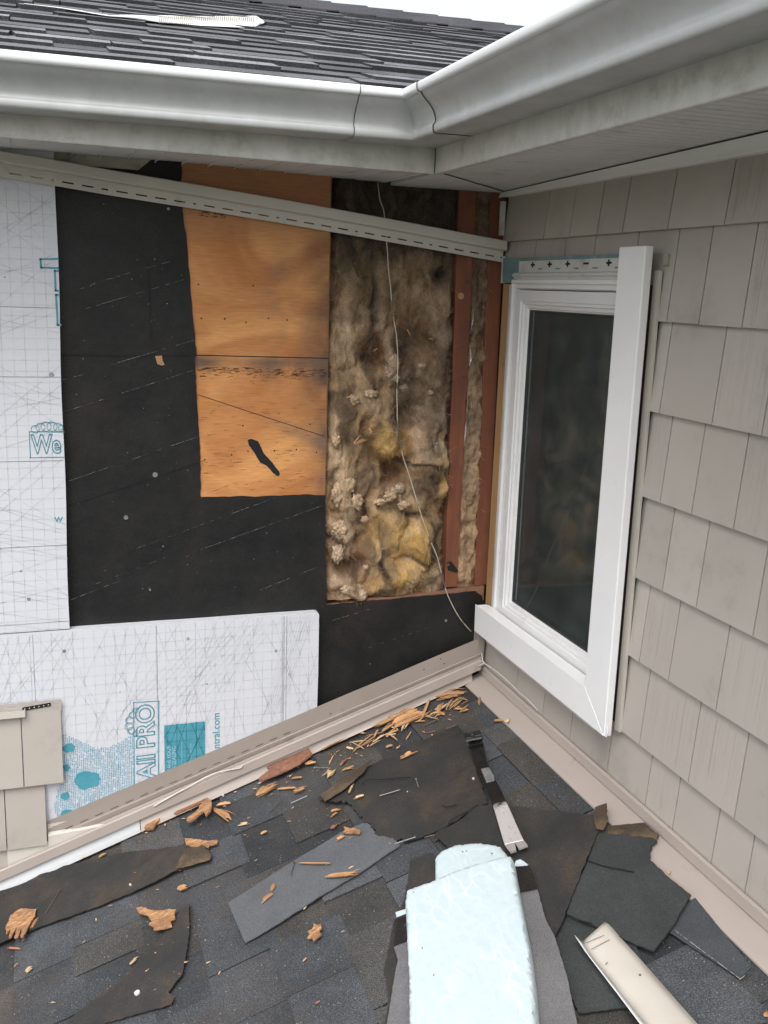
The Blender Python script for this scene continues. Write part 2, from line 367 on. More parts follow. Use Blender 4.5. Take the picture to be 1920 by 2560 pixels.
def wallA_sheet(mb, px, y, th, m=0, step=.05, rag=.0006, seed=1, ragged=None, wob=.0012, xz=False):
    P = [((p[0], p[1]) if xz else (A(p[0], p[1], y).x, A(p[0], p[1], y).z)) for p in px]
    P = outline(P, .012, rag, seed, ragged); v, f = tri(P, step, seed)
    def fn(u, w_): return Vector((u, y - wob*noise.noise(Vector((u*6, w_*6, seed*3.1))), w_)), Vector((0, -1, 0))
    # keep winding facing -y
    F = []
    for t in f:
        a, b, c_ = [v[i] for i in t[:3]]
        s_ = (b[0]-a[0])*(c_[1]-a[1]) - (b[1]-a[1])*(c_[0]-a[0])
        F.append(tuple(t) if s_ > 0 else tuple(t)[::-1])
    solid(mb, v, F, fn, th, m)
def roof_sheet(name, px, h, th, mats, step=.018, rag=.0015, seed=1, ragged=None, wob=.004, curl=None, m=0, parent=None, label=None, cat=None, group=None, hfun=None):
    P = [RU(*p, h+wob*.4) for p in px]
    P0 = P; P = outline(P, .008, rag, seed, ragged); v, f = tri(P, step, seed)
    def fn(u, w_):
        hh = h + wob*(.5+.9*noise.noise(Vector((u*7, w_*7, seed*5.3))) + .35*noise.noise(Vector((u*24, w_*24, seed))))
        if curl:
            for (cx, cy, r, amt) in curl:
                d = math.hypot(u-cx, w_-cy)
                if d < r: hh += amt*(1-d/r)**2
        if hfun: hh += hfun(u, w_)
        return RP(u, w_, max(hh, .0035 + th)), UN
    F = []
    for t in f:
        a, b, c_ = [v[i] for i in t[:3]]
        s_ = (b[0]-a[0])*(c_[1]-a[1]) - (b[1]-a[1])*(c_[0]-a[0])
        F.append(tuple(t) if s_ > 0 else tuple(t)[::-1])
    mb = MB(); solid(mb, v, F, fn, th, m)
    cs = sum(p[0] for p in P0)/len(P0); cy = sum(p[1] for p in P0)/len(P0)
    o = mb.build(name, mats, parent, smooth=.7, origin=None if parent else RP(cs, cy, h))
    if label: tag(o, label, cat, group)
    return o

# ================================================================== SETTING
mb = MB(); mb.face([(-900,-900,-3.4),(900,-900,-3.4),(900,900,-3.4),(-900,900,-3.4)])
tag(mb.build('ground', M['ground']), 'green lawn around the house', None, kind='structure')

# ------------------------------------------------------------------ lower roof
roof = thing('lower_roof', 'dark architectural shingle roof littered with wood splinters below the stripped wall', 'roof', (0, -1.2, -.1))
EXPO = .137
def tone(R, lo=.03, hi=.062):
    g = R.uniform(lo, hi); b = R.random()
    if b < .68: return (g*.92, g, g*1.11)
    if b < .88: return (g, g*.98, g*.96)
    return (g*1.0, g*.93, g*.86)
def shingle_field(mb, P, ncourse, ylo, yhi, expo, th, R, lo, hi, clip=None, laps=(.07, .22), s0=0.0):
    """P(s,y,h); courses step down-slope (s decreasing); each slab's butt faces down-slope"""
    for k in range(ncourse):
        sb = s0-(k+1)*expo; st = s0-k*expo + .02
        y = ylo + R.uniform(-.1, 0)
        while y < yhi:
            wd = R.uniform(*laps); y1 = min(y+wd, yhi)
            up = R.random() < .55
            hb = th*(2.0 if up else 1.05); ht = th*(.95 if up else .05)
            c = tone(R, lo*(1.12 if up else .8), hi*(1.15 if up else .85))
            a = y + .001; b = y1 - .0005
            j = R.uniform(-.002, .002)
            sk = R.uniform(-.004, .004) if up else 0
            if clip is None or clip(sb, a, b):
                aa, bb = a, b
                mb.mesh([P(sb+j, aa+sk, 0), P(sb+j, bb+sk, 0), P(st, bb, 0), P(st, aa, 0), P(sb+j, aa+sk, hb), P(sb+j, bb+sk, hb), P(st, bb, ht), P(st, aa, ht)],
                        [(4,5,6,7)], 0, c)
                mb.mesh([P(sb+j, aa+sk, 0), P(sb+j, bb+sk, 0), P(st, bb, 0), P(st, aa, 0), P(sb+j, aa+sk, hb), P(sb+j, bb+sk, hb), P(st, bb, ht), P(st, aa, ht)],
                        [(0,1,5,4),(1,2,6,5),(3,0,4,7)], 0, tuple(q*.55 for q in c))  # butt and side faces darkened in the tint, edge shade painted in
            y = y1
mb = MB(); R = random.Random(21)
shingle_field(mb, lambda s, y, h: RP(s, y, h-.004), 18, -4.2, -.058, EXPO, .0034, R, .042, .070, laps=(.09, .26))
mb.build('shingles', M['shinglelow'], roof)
mb = MB()
L_ = -18*EXPO-.02
mb.prism([RP(.05, -.001, -.006), RP(.05, -4.2, -.006), RP(L_, -4.2, -.006), RP(L_, -.001, -.006)], (0, 0, -.02))
mb.build('deck', M['backer'], roof)
mb = MB(); mb.prism([RP(L_-.002, -4.2, -.004), RP(L_-.022, -4.2, -.004), RP(L_-.022, -.001, -.004), RP(L_-.002, -.001, -.004)], (0, 0, -.16))
mb.build('fascia', M['oldwhite'], roof)

# ------------------------------------------------------------------ wall A (stripped wall)
FZ = -3.38
mb = MB()
mb.box((-4, .10, FZ), (.09, .14, 1.5))                # deep backing of the cavity
mb.box((-4, .014, FZ), (-.4795, .10, 1.5))            # solid part behind felt
mb.box((-.4795, .014, FZ), (.09, .10, .205))          # below the sill
o = mb.build('sheathing_board', M['backer'], None)
wallA = thing('stripped_wall', 'house wall stripped to studs and sheathing, left of the window corner', 'wall', (-1.0, 0, -.4))
o.parent = wallA; o.matrix_parent_inverse = Matrix.Translation(-Vector(wallA.location))
# studs
def stud(x0b, x1b, x0t, x1t, seed):
    mb = MB(); nseg = 30; secs = []
    for i in range(nseg+1):
        t = i/nseg; z = .262 + t*(1.40-.262); a = x0b+(x0t-x0b)*t; b = x1b+(x1t-x1b)*t
        j = .0012*noise.noise(Vector((seed, z*9, 0))); k = .0012*noise.noise(Vector((seed+5, z*11, 0)))
        secs.append([Vector((a+j, .012, z)), Vector((b+k, .012, z)), Vector((b+k, .099, z)), Vector((a+j, .099, z))])
    mb.sweep(secs, closed=True); return mb.build('stud', M['stud'], wallA, bevel=.0015)
s1 = stud(-.119, -.081, -.131, -.081, 1)
s2 = stud(-.026, .012, -.040, .004, 2)
for (z, xx, r) in ((1.115, -.094, .0055), (.98, -.120+.04, .0045), (.86, -.09, .003), (.64, -.105, .002), (.47, -.088, .005), (.33, -.113, .004)):
    mb = MB(); mb.tube([(xx, .012, z), (xx, .0085, z)], r, 10); mb.build('nail_head', M['nailrust'], s1)
mb = MB(); mb.tube([(-.112, .012, 1.075), (-.112, .0112, 1.075)], .009, 12); mb.build('knot', M['yellowwood'], s1)
mb = MB(); mb.prism([A(1117, 1407, .010), A(1128, 1403, .010), A(1146, 1427, .010), A(1141, 1432, .010), A(1120, 1426, .010)], (0, .0015, 0)); mb.build('felt_remnant', M['blackhole'], s1)
# stud at plywood edge (left bay side)
mb = MB(); mb.box((-.512, .0142, .262), (-.478, .099, 1.40)); mb.build('stud', M['stud'], wallA)
# sill
mb = MB()
mb.prism([(-.486, .002, .212), (.0, .002, .238), (.0, .002, .262), (-.486, .002, .236)], (0, .096, 0)); mb.build('sill_plate', M['sill'], wallA, bevel=.001)
mb = MB(); mb.box((-.49, -.003, .226), (-.472, .0015, .262)); mb.build('splintered_block', M['sill'], wallA)
mb = MB(); mb.prism([A(1186, 1478, .001), A(1208, 1466, .001), A(1210, 1500, .001), A(1188, 1508, .001)], (0, .012, 0)); mb.build('splintered_block', M['sill'], wallA)

# plywood with python-painted weather stains (real stains, positioned)
def lerp3(a, b, t): t = max(0, min(1, t)); return tuple(a[i]+(b[i]-a[i])*t for i in range(3))
def ply_colour(x, z):
    v = Vector((x*2.4, 0, z*10))
    n = noise.fractal(v + Vector((noise.noise(Vector((x*4, 1, z*5)))*1.5, 0, noise.noise(Vector((x*3, 4, z*4)))*2.2)), 1.0, 2.0, 5)
    c = lerp3((.44, .175, .058), (.63, .305, .112), .5+n*.95)
    n2 = noise.fractal(Vector((x*9, 3, z*9)), 1.0, 2.0, 5)
    # right-hand weather-darkening
    d = max(0, 1-(-.481-x)/.10) * (.55+.7*n2+.35*math.sin(z*9))
    c = lerp3(c, (.13, .072, .048), min(1, d*1.15))
    # band at the seam
    b = math.exp(-((z-.893)/.016)**2)*(.7+.5*n2); c = lerp3(c, (.16, .10, .07), min(1, b*1.15))
    d2 = math.exp(-((z-.868)/.022)**2)*max(0, (x+.80)/.3)*(.3+1.2*n2); c = lerp3(c, (.13, .085, .06), d2)
    # diagonal smudge
    zz = .79 - (x+.80)*.36 ; q = math.exp(-((z-zz-.008)/.02)**2)*max(0, (x+.68)/.2)*(.5+n2); c = lerp3(c, (.20, .125, .085), q)
    q = math.exp(-(((x+.60)/.05)**2+((z-1.02)/.14)**2))*(.25+1.3*n2); c = lerp3(c, (.25, .15, .10), q)
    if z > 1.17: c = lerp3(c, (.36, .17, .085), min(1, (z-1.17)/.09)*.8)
    return tuple(max(.02, q_) for q_ in c)
mb = MB(); step = .0045; x = -1.15
nx = int((-.479+.86)/step); nz = int((1.375-.53)/step)
for i in range(nx):
    for j in range(nz):
        x0 = -.86+i*step; z0 = .53+j*step
        mb.face([(x0, .0, z0), (x0+step, .0, z0), (x0+step, .0, z0+step), (x0, .0, z0+step)], 0, ply_colour(x0, z0))
mb.box((-.86, .0003, .53), (-.479, .0135, 1.375), 1, (.2, .1, .05))
mply = mb
mb = MB(); R = random.Random(5)
for (a, b) in (((489, 889), (655, 893)), ((655, 893), (822, 897))):      # joint between sheets
    p, q = A(*a, -.0006), A(*b, -.0006); mb.prism([p, q, q+Vector((0,0,.0022)), p+Vector((0,0,.0022))], (0, .0003, 0))
p, q = A(493, 987, -.0006), A(812, 1092, -.0006); mb.prism([p, q, q+Vector((0,0,.0016)), p+Vector((0,0,.0016))], (0, .0003, 0))
for _ in range(230):       # checks and flecks under the joint
    xx = R.uniform(-.82, -.485); zz = .882 - abs(R.gauss(0, .012)) - (.012 if xx > -.68 else 0)*R.random(); l = R.uniform(.002, .014)
    mb.box((xx, -.0006, zz), (xx+l, -.0002, zz+R.uniform(.0004, .0010)))
for _ in range(110):
    xx = R.uniform(-.82, -.485); zz = R.uniform(.56, .80); l = R.uniform(.004, .022)
    mb.box((xx, -.0006, zz), (xx+l, -.0002, zz+.0005))
for (px, py) in ((496,711),(633,714),(503,796),(562,797),(615,806),(671,796),(718,800),(607,1064),(775,1061),(512,1149),(579,1137),(620,1128),(686,1127),(741,1124),(791,1131)):
    p = A(px, py, -.0006); mb.tube([p, p+Vector((0,-.0004,0))], .0021, 8)
for _ in range(70):        # scraped dark nicks at the top of the sheet
    xx = R.uniform(-.81, -.745); zz = 1.262+R.uniform(-.02, .006); mb.box((xx, -.0006, zz), (xx+R.uniform(.001,.01), -.0002, zz+.0012))
mply.add(mb, 2); mply.build('plywood', [M['ply'], M['plyedge'], M['blackhole']], wallA)
bh = [(1070,795),(1085,789),(1115,800),(1130,830),(1140,852),(1165,880),(1190,912),(1205,930),(1210,944),(1200,951),(1180,938),(1150,905),(1125,893),(1100,850),(1075,815)]
mb = MB(); wallA_sheet(mb, [(x/1.728, y/1.728+640) for x, y in bh], -.0016, .001, step=.02, rag=.0011, seed=4)
o = mb.build('torn_felt_patch', M['blackhole'], wallA)

# felt paper
felt = thing('felt_paper', 'black tar felt sheet stapled over the sheathing, with chalk lines across it', 'felt paper', (-.9, 0, .2))
mb = MB()
P1 = [(100, 395),(455, 395),(452, 470),(458, 540),(467,600),(478, 740),(491, 885),(487,893),(492, 990),(499,1095),(501,1180),(502,1243),(560,1241),(650,1241),(760,1236),(813,1238),(814,1330),(815,1512),(1188,1478),(1206,1490),(1209,1520),(1212,1640),(1180,1690),(700,1900),(100,1900)]
wallA_sheet(mb, P1, -.0035, .0012, step=.045, rag=.0012, seed=12, wob=.005)
mfelt = mb; mb = MB(); R = random.Random(3)
def chalk(p, q, w_=.0011, gap=.12):
    p = A(*p, -.0075); q = A(*q, -.0075); n = max(2, int((q-p).length/.012))
    for i in range(n):
        if R.random() < gap: continue
        a = p+(q-p)*(i/n); b = p+(q-p)*((i+R.uniform(.7, 1))/n); ww = w_*R.uniform(.5, 1.2)
        mb.box((a.x, -.0078, a.z), (b.x, -.0076, a.z+ww)) if abs(b.z-a.z) < 1e-5 else mb.face([a, b, b+Vector((0,0,ww)), a+Vector((0,0,ww))])
for p, q, g in (((190,721),(440,650),.6),((215,772),(474,695),.35),((278,912),(488,850),.2),((302,984),(487,925),.1),((160,1030),(260,998),.2),((157,950),(208,937),.2),
             ((172,1203),(498,1091),.25),((340,1372),(700,1240),.35),((500,1375),(812,1262),.15),((165,1505),(330,1440),.3),((240,1460),(420,1392),.5),((640,1480),(812,1410),.5),((500,1240),(640,1190),.5),((820,1555),(1000,1500),.5),((860,1640),(1100,1560),.6),((150,740),(300,690),.7)):
    chalk(p, q, gap=g)
for _ in range(90):
    px, py = R.uniform(170, 810), R.uniform(470, 1530)
    if px > 480 and py < 1250: px *= .5; px += 40
    p = A(px, py, -.0078); r = R.choice((.0006, .0008, .0008, .0013)); mb.tube([p, p+Vector((0,-.0003,0))], r, 6)
mfelt.add(mb, 1)
for p, q in (((370,655),(377,850)),((170,1265),(510,1152)),((150,888),(492,890))):        # sheet laps and creases
    mb = MB(); a = A(*p, -.0066); b = A(*q, -.0066); d = (b-a).normalized(); n_ = Vector((-d.z, 0, d.x))*.0011
    mb.prism([a, b, b+n_, a+n_], (0, -.0006, 0)); mfelt.add(mb, 2)
fo = mfelt.build('sheet', [M['felt'], M['chalk'], M['blackhole']], felt, smooth=.6)
for px, py, r in ((388,1187,.0065),(208,897,.001),(315,1294,.0055),(421,522,.0035),(330,698,.001),(387,648,.0014),(418,759,.0014),(408,1366,.002),(375,1475,.003),(371,760,.0012),(667,1333,.0012),(157,793,.001),(1115,1552,.004),(925,1660,.0012)):
    mb = MB(); p = A(px, py, -.008); mb.tube([p+Vector((0,.003,0)), p+Vector((0,-.0005,0))], r, 9); mb.build('nail_head', M['nailmetal'], fo)
mb = MB(); wallA_sheet(mb, [(388,890),(405,889),(406,900),(412,912),(404,914),(393,910)], -.0078, .0006, step=.02, rag=.0006, seed=3); mb.build('tear', M['yellowwood'], fo)


# ------------------------------------------------------------------ insulation
BX0, BX1 = -.4795, -.120
blobs = []
def bl(px, py, rx, ry, h, kind, rot=0):
    p = A(px, py, .012); k = 2.9/FP; blobs.append((p.x, p.z, rx*k, ry*k, h, kind, rot))
for a in ((975,1120,52,30,.022,'y',.5),(960,1090,40,40,.012,'y',0),(1085,1150,46,30,.02,'g',-.3),(1100,1190,40,42,.022,'y',0),(1105,1235,36,30,.016,'y',0),(1040,1240,38,42,.012,'t',0),
          (975,1220,46,26,.014,'p',.2),(960,1280,50,22,.01,'t',.4),(1005,1335,70,42,.024,'y',.3),(1055,1360,40,50,.022,'y',0),(1035,1420,55,46,.028,'y',0),(985,1455,48,38,.03,'y',0),(930,1385,36,30,.012,'y',.5),
          (925,1400,30,36,.016,'t',0),(850,1320,32,24,.034,'p',0),(880,1240,36,52,.02,'p',.3),(850,1170,34,45,.014,'p',0),(850,1370,24,30,.016,'w',0),(855,1455,30,26,.02,'w',0),(895,1480,28,20,.02,'w',0),(870,1500,40,14,.016,'t',0),
          (905,1010,62,30,.012,'p',.2),(985,900,24,30,.018,'w',0),(980,935,26,22,.018,'w',0),(880,930,50,60,.014,'t',0),(855,870,44,40,.014,'t',0),(890,800,34,46,.012,'t',.2),(935,790,26,50,.014,'g',.3),
          (1100,870,24,120,.018,'g',.05),(1105,990,24,90,.02,'g',0),(1088,1060,34,50,.014,'g',0),(1070,700,30,60,.014,'t',0),(870,700,30,60,.01,'t',0),(950,700,34,50,.01,'t',.2),(1000,690,30,50,.008,'t',0),(1030,960,30,40,.004,'g',.2),
          (1090,1350,28,50,.006,'g',0),(1085,1450,36,34,.006,'g',0),(850,1060,26,40,.012,'p',.1),
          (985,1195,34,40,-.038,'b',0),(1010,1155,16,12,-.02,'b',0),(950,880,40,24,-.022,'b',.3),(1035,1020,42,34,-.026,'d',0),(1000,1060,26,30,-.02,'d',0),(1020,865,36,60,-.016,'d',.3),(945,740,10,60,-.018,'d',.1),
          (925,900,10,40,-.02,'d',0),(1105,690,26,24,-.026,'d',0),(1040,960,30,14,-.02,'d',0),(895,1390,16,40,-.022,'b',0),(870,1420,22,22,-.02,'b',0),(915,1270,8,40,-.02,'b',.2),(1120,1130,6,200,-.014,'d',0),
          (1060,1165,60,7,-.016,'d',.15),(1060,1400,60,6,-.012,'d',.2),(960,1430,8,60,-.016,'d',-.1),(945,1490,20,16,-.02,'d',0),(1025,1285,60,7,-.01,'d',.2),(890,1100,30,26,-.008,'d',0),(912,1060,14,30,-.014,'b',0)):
    bl(*a)
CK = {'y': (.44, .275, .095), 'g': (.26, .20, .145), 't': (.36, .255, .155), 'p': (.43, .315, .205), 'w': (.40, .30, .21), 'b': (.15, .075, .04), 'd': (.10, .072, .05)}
def wool(x, z):
    wx = noise.noise(Vector((x*16, 0, z*16)))*.020; wz = noise.noise(Vector((x*16, 7, z*16)))*.026
    xx = x+wx; zz = z+wz
    h = .022*noise.fractal(Vector((xx*14, 2, zz*6)), .9, 2.0, 3) + .006*noise.turbulence(Vector((xx*24, 9, zz*13)), 3, False) - .004
    h += .008*(noise.ridged_multi_fractal(Vector((xx*20, 4, zz*9)), 1.0, 2.0, 3, 1, 2)-1.0)*.6
    h += .0011*noise.fractal(Vector((x*150, 5, z*70)), .7, 2.0, 3)
    n = noise.fractal(Vector((xx*9, 5, zz*6)), .8, 2.0, 5)
    c = lerp3((.16, .095, .048), (.39, .245, .125), .5+n*.8)
    for (bx, bz, rx, rz, bh_, k, rt) in blobs:
        dx = xx-bx; dz = zz-bz
        if abs(dx) > 3*max(rx, rz) or abs(dz) > 3*max(rx, rz): continue
        if rt: dx, dz = dx*math.cos(rt)-dz*math.sin(rt), dx*math.sin(rt)+dz*math.cos(rt)
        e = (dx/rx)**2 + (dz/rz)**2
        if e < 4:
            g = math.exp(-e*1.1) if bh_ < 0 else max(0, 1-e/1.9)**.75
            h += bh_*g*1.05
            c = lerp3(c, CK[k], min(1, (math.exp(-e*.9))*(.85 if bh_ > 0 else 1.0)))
    # darker towards the top and by noise
    darken = max(0, min(1, (z-.90)/.30))*.5 + .45*max(0, n+.1)
    n5 = noise.fractal(Vector((xx*15+3, 8, zz*8)), .8, 2.0, 4); c = lerp3(c, (.10, .066, .044), max(0, min(.8, n5*1.9-.2))); c = lerp3(c, (.42, .31, .21), max(0, min(.7, -n5*1.7-.25))*(1-darken))
    if z > 1.17: darken += min(.4, (z-1.17)*5)
    c = lerp3(c, (.055, .045, .037), darken)
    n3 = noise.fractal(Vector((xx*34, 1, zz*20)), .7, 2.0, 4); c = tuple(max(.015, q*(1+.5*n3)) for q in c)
    ed = min(x-BX0, BX1-x); 
    if ed < .02: h -= (1-ed/.02)**2*.02
    return h, c
def wool_patch(mb, x0, x1, z0, z1, step, ybase, fn):
    nx = int((x1-x0)/step)+1; nz = int((z1-z0)/step)+1; V = []; C_ = []
    for j in range(nz+1):
        for i in range(nx+1):
            x = x0+(x1-x0)*i/nx; z = z0+(z1-z0)*j/nz; h, c = fn(x, z)
            V.append((x+.004*noise.noise(Vector((x*60, 3, z*60))), ybase-h, z)); C_.append(c)
    n0 = len(mb.v); mb.v += V; mb.hasc = True
    for j in range(nz):
        for i in range(nx):
            a = j*(nx+1)+i; mb.f.append((n0+a, n0+a+1, n0+a+nx+2, n0+a+nx+1)); mb.m.append(0); mb.c.append(C_[a])
    return V, C_
def fibres(mb, V, C_, n, R, L=(.010, .034)):
    for _ in range(n):
        i = R.randrange(len(V)); p = Vector(V[i]); c = C_[i]
        f = R.uniform(1.0, 1.5); c = tuple(min(.7, q*f+.02) for q in c)
        a = R.uniform(0, 6.28); d = Vector((math.cos(a)*.75, -R.uniform(-.05, .45), math.sin(a))); l = R.uniform(*L)
        bend = Vector((R.uniform(-1, 1), R.uniform(-.5, .3), R.uniform(-1, 1)))*1.1; pts = []
        for q in range(6): t = q/5; pts.append(p + Vector((0, -.0005, 0)) + d*l*t + bend*l*t*t)
        w_ = R.uniform(.00015, .00045); sd_ = Vector((-d.z, 0, d.x)).normalized()*w_
        mb.mesh([q_ for pp in pts for q_ in (pp-sd_, pp+sd_)], [(2*k, 2*k+1, 2*k+3, 2*k+2) for k in range(5)], 1, c)
ins = thing('insulation_batt', 'wide torn brown and yellow glass wool batt filling the open stud bay', 'insulation', (-.3, .02, .26))
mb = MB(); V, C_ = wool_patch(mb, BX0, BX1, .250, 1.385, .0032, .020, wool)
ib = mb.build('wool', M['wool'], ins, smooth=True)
mb = MB(); fibres(mb, V, C_, 11000, random.Random(8), (.004, .015)); 
mb.m = [0]*len(mb.m); mb.build('loose_fibres', M['fibre'], ins)['kind'] = 'stuff'
# loose tufts that stand proud (rolled-up wads)
def wad(mb, px, py, r, kind, seed, sq=1.0, y=.0):
    c0 = A(px, py, y); r = r*2.9/FP; bm = bmesh.new(); bmesh.ops.create_icosphere(bm, subdivisions=4, radius=1)
    V = []
    for v in bm.verts:
        d = v.co.copy(); n = noise.fractal(d*1.6+Vector((seed, seed*2, 0)), .8, 2, 5)*.45 + noise.turbulence(d*4+Vector((seed, 0, 0)), 3, False)*.25
        V.append(Vector((d.x*(1+n)*r, d.y*(1+n)*r*.55, d.z*(1+n)*r*sq)) + c0)
    base = CK[kind]
    for f in bm.faces:
        q = noise.fractal(f.calc_center_median()*3+Vector((seed, 3, 1)), .8, 2, 3)
        mb.face([V[v.index] for v in f.verts], 0, tuple(max(.02, b*(1+.5*q)) for b in base))
    bm.free()
mb = MB()
for i, a in enumerate(((850,1322,20,'p',1.0),(985,905,13,'w',1.3),(975,930,14,'w',.8),(990,945,8,'w',1),(868,1215,17,'p',1.5),(845,1235,14,'p',1.7),(892,1255,13,'p',1.5),(1000,1220,11,'w',1),(985,1228,9,'w',.8),(975,1240,16,'p',.7),(1010,1262,14,'p',.7),(950,1255,14,'p',.6),
                       (905,1490,12,'w',1.1),(865,1475,13,'w',.9),(915,1418,6,'w',1),(845,1385,13,'w',1.5),(1055,915,9,'w',.7),(1010,970,8,'g',1),(840,1100,10,'p',1.6),(1080,980,10,'w',.5),(925,985,16,'p',.6),(880,1000,18,'p',.6),(912,1298,9,'p',.9))):
    mb = MB(); wad(mb, a[0], a[1], a[2], a[3], i*3.7, a[4], .004); mb.build('tuft', M['wool'], ins, smooth=True)
# narrow batt between the two right studs
def wool2(x, z):
    n = noise.fractal(Vector((x*16, 15, z*9)), .8, 2.0, 5)
    h = .010*n + .010*noise.turbulence(Vector((x*40, 4, z*20)), 3, False) + .0015*noise.noise(Vector((x*220, 5, z*150)))
    t = abs((x+.053)/.028); h -= .014*max(0, t-.55)**2*2; h += .004
    z_ = (z*5.7) % 1; h -= .012*math.exp(-((z_-.5)/.09)**2)
    c = lerp3((.17, .12, .085), (.40, .27, .17), .45+n*.8)
    if z < .52: c = lerp3(c, (.45, .30, .17), .4)
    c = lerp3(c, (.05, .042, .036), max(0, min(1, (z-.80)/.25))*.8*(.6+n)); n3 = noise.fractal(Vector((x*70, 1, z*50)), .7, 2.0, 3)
    return h, tuple(max(.015, q*(1+.3*n3)) for q in c)
ins2 = thing('insulation_batt', 'narrow strip of grey glass wool squeezed between the two red studs', 'insulation', (-.055, .02, .26))
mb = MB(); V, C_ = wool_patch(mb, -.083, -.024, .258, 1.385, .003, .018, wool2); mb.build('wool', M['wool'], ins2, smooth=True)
mb = MB(); fibres(mb, V, C_, 500, random.Random(9), (.008, .02)); mb.m = [0]*len(mb.m); mb.build('loose_fibres', M['fibre'], ins2)['kind'] = 'stuff'
R = random.Random(31)
for seg in (((1183,778),(1181,800),(1176,826)), ((1173,862),(1175,880),(1176,897),(1172,915)), ((1169,985),(1168,1010),(1166,1032)), ((1165,1052),(1162,1080),(1160,1104))):
    mb = MB(); P = [A(px, py, .006) for px, py in seg]; n_ = len(P)
    mb.sweep([[p, p+Vector((R.uniform(.001, .003)*(1 if 0 < i < n_-1 else .3), R.uniform(-.004, .0), 0)), p+Vector((R.uniform(.003,.005)*(1 if 0 < i < n_-1 else .3), .003, 0))] for i, p in enumerate(P)])
    mb.build('facing_paper', M['foil'], ins2)
# splinters caught in the wool get built with the other chips below

# ------------------------------------------------------------------ foam boards
def foam_lines(mb, x0, x1, z0, z1, y, R, right=False, poly=None):
    def ln(a, b, w_, m):
        t0, t1 = 0.0, 1.0
        for i_, lo, hi in ((0, x0, x1), (1, z0, z1)):
            q_ = b[i_]-a[i_]
            if abs(q_) < 1e-9:
                if not lo-1e-6 <= a[i_] <= hi+1e-6: return
                continue
            u, v_ = (lo-a[i_])/q_, (hi-a[i_])/q_
            if u > v_: u, v_ = v_, u
            t0 = max(t0, u); t1 = min(t1, v_)
        if t1 <= t0: return
        a, b = (a[0]+(b[0]-a[0])*t0, a[1]+(b[1]-a[1])*t0), (a[0]+(b[0]-a[0])*t1, a[1]+(b[1]-a[1])*t1)
        a = Vector((a[0], y, a[1])); b = Vector((b[0], y, b[1])); d = b-a
        if d.length < .01: return
        d.normalize(); n_ = Vector((-d.z, 0, d.x))*w_*.5
        mb.face([a-n_, b-n_, b+n_, a+n_], m)
    def clipped(a, d, w_, m):      # line through a with direction d clipped to rect
        t0, t1 = -9, 9
        for p_, q_, lo, hi in ((a[0], d[0], x0, x1), (a[1], d[1], z0, z1)):
            if abs(q_) < 1e-9:
                if p_ < lo or p_ > hi: return
                continue
            u, v_ = (lo-p_)/q_, (hi-p_)/q_
            if u > v_: u, v_ = v_, u
            t0 = max(t0, u); t1 = min(t1, v_)
        if t1 > t0: ln((a[0]+d[0]*t0, a[1]+d[1]*t0), (a[0]+d[0]*t1, a[1]+d[1]*t1), w_, m)
    p = .0254; i = 0; x = x1-.0254
    while x > x0: clipped((x, z0), (0, 1), .0007 if i % 4 else .0010, 0); x -= p; i += 1
    z = z1-.02
    while z > z0: clipped((x0, z), (1, 0), .0006, 0); z -= p
    return ln, clipped
def print_poly(mb, pts, y, m=0): mb.face([(p[0], y, p[1]) for p in pts], m)
YF = -.030
fb1 = thing('foam_board', 'tall white gridded foam board at the upper left beside the black felt', 'foam board', (-1.3, -.002, .234))
mb = MB()
def redge(z): return -1.142 + (z-.234)*.0047 + .0015*math.sin(z*13)
zs = [.234+i*.06 for i in range(20)]
mb.prism([(-2.6, -.004, .2345)] + [(redge(z), -.004, z) for z in [.2345]+zs[1:]] + [(-2.6, -.004, zs[-1])], (0, YF+.004, 0))
mfoam = mb
R = random.Random(2)
mb = MB(); ln, cl = foam_lines(mb, -2.0, -1.1415, .236, 1.35, YF-.0008, R)
for k in range(46):
    a = (R.uniform(-1.6, -1.14), R.uniform(.24, 1.35)); s_ = R.choice((-1, 1))*R.choice((.22, .32, .42, .62, .85)); cl(a, (1, s_), .0008, 0)
for z in (.255, .66, .86, .45, 1.02): cl((-1.3, z), (1, R.uniform(-.01,.01)), .0014, 1)
mfoam.add(mb, 1); mfoam.build('foam', [M['foam'], M['ink'], M['inkdark']], fb1)

def text_part(body, size, mw, parent, mat, name='lettering', outline_=0.0, ext=.0, off=0.0, sx=1.0, clipx=None):
    cu = bpy.data.curves.new(name, 'FONT'); cu.body = body; cu.size = size; cu.resolution_u = 6
    if outline_: cu.fill_mode = 'NONE'; cu.bevel_depth = outline_; cu.bevel_resolution = 0; cu.resolution_u = 4
    cu.offset = off
    o = bpy.data.objects.new(name, cu); COL.objects.link(o)
    bpy.context.view_layer.update()
    me = bpy.data.meshes.new_from_object(o.evaluated_get(bpy.context.evaluated_depsgraph_get()))
    bpy.data.objects.remove(o)
    me.transform(Matrix.Diagonal((sx, 1, .35 if outline_ else 1, 1)))
    me.materials.clear(); me.materials.append(mat); me.transform(mw)
    if clipx is not None:
        b_ = bmesh.new(); b_.from_mesh(me); bmesh.ops.bisect_plane(b_, geom=b_.verts[:]+b_.edges[:]+b_.faces[:], plane_co=(clipx,0,0), plane_no=(1,0,0), clear_outer=True); b_.to_mesh(me); b_.free()
    o = bpy.data.objects.new(name, me); COL.objects.link(o); o.parent = parent
    me.transform(Matrix.Translation(-world_loc(parent)))
    return o
def wA_up(x, z, y): return Matrix(((1,0,0,x),(0,0,-1,y),(0,1,0,z),(0,0,0,1)))      # normal text
def wA_rot(x, z, y): return Matrix(((0,-1,0,x),(0,0,-1,y),(1,0,0,z),(0,0,0,1)))    # reads upward
YP = YF-.0010
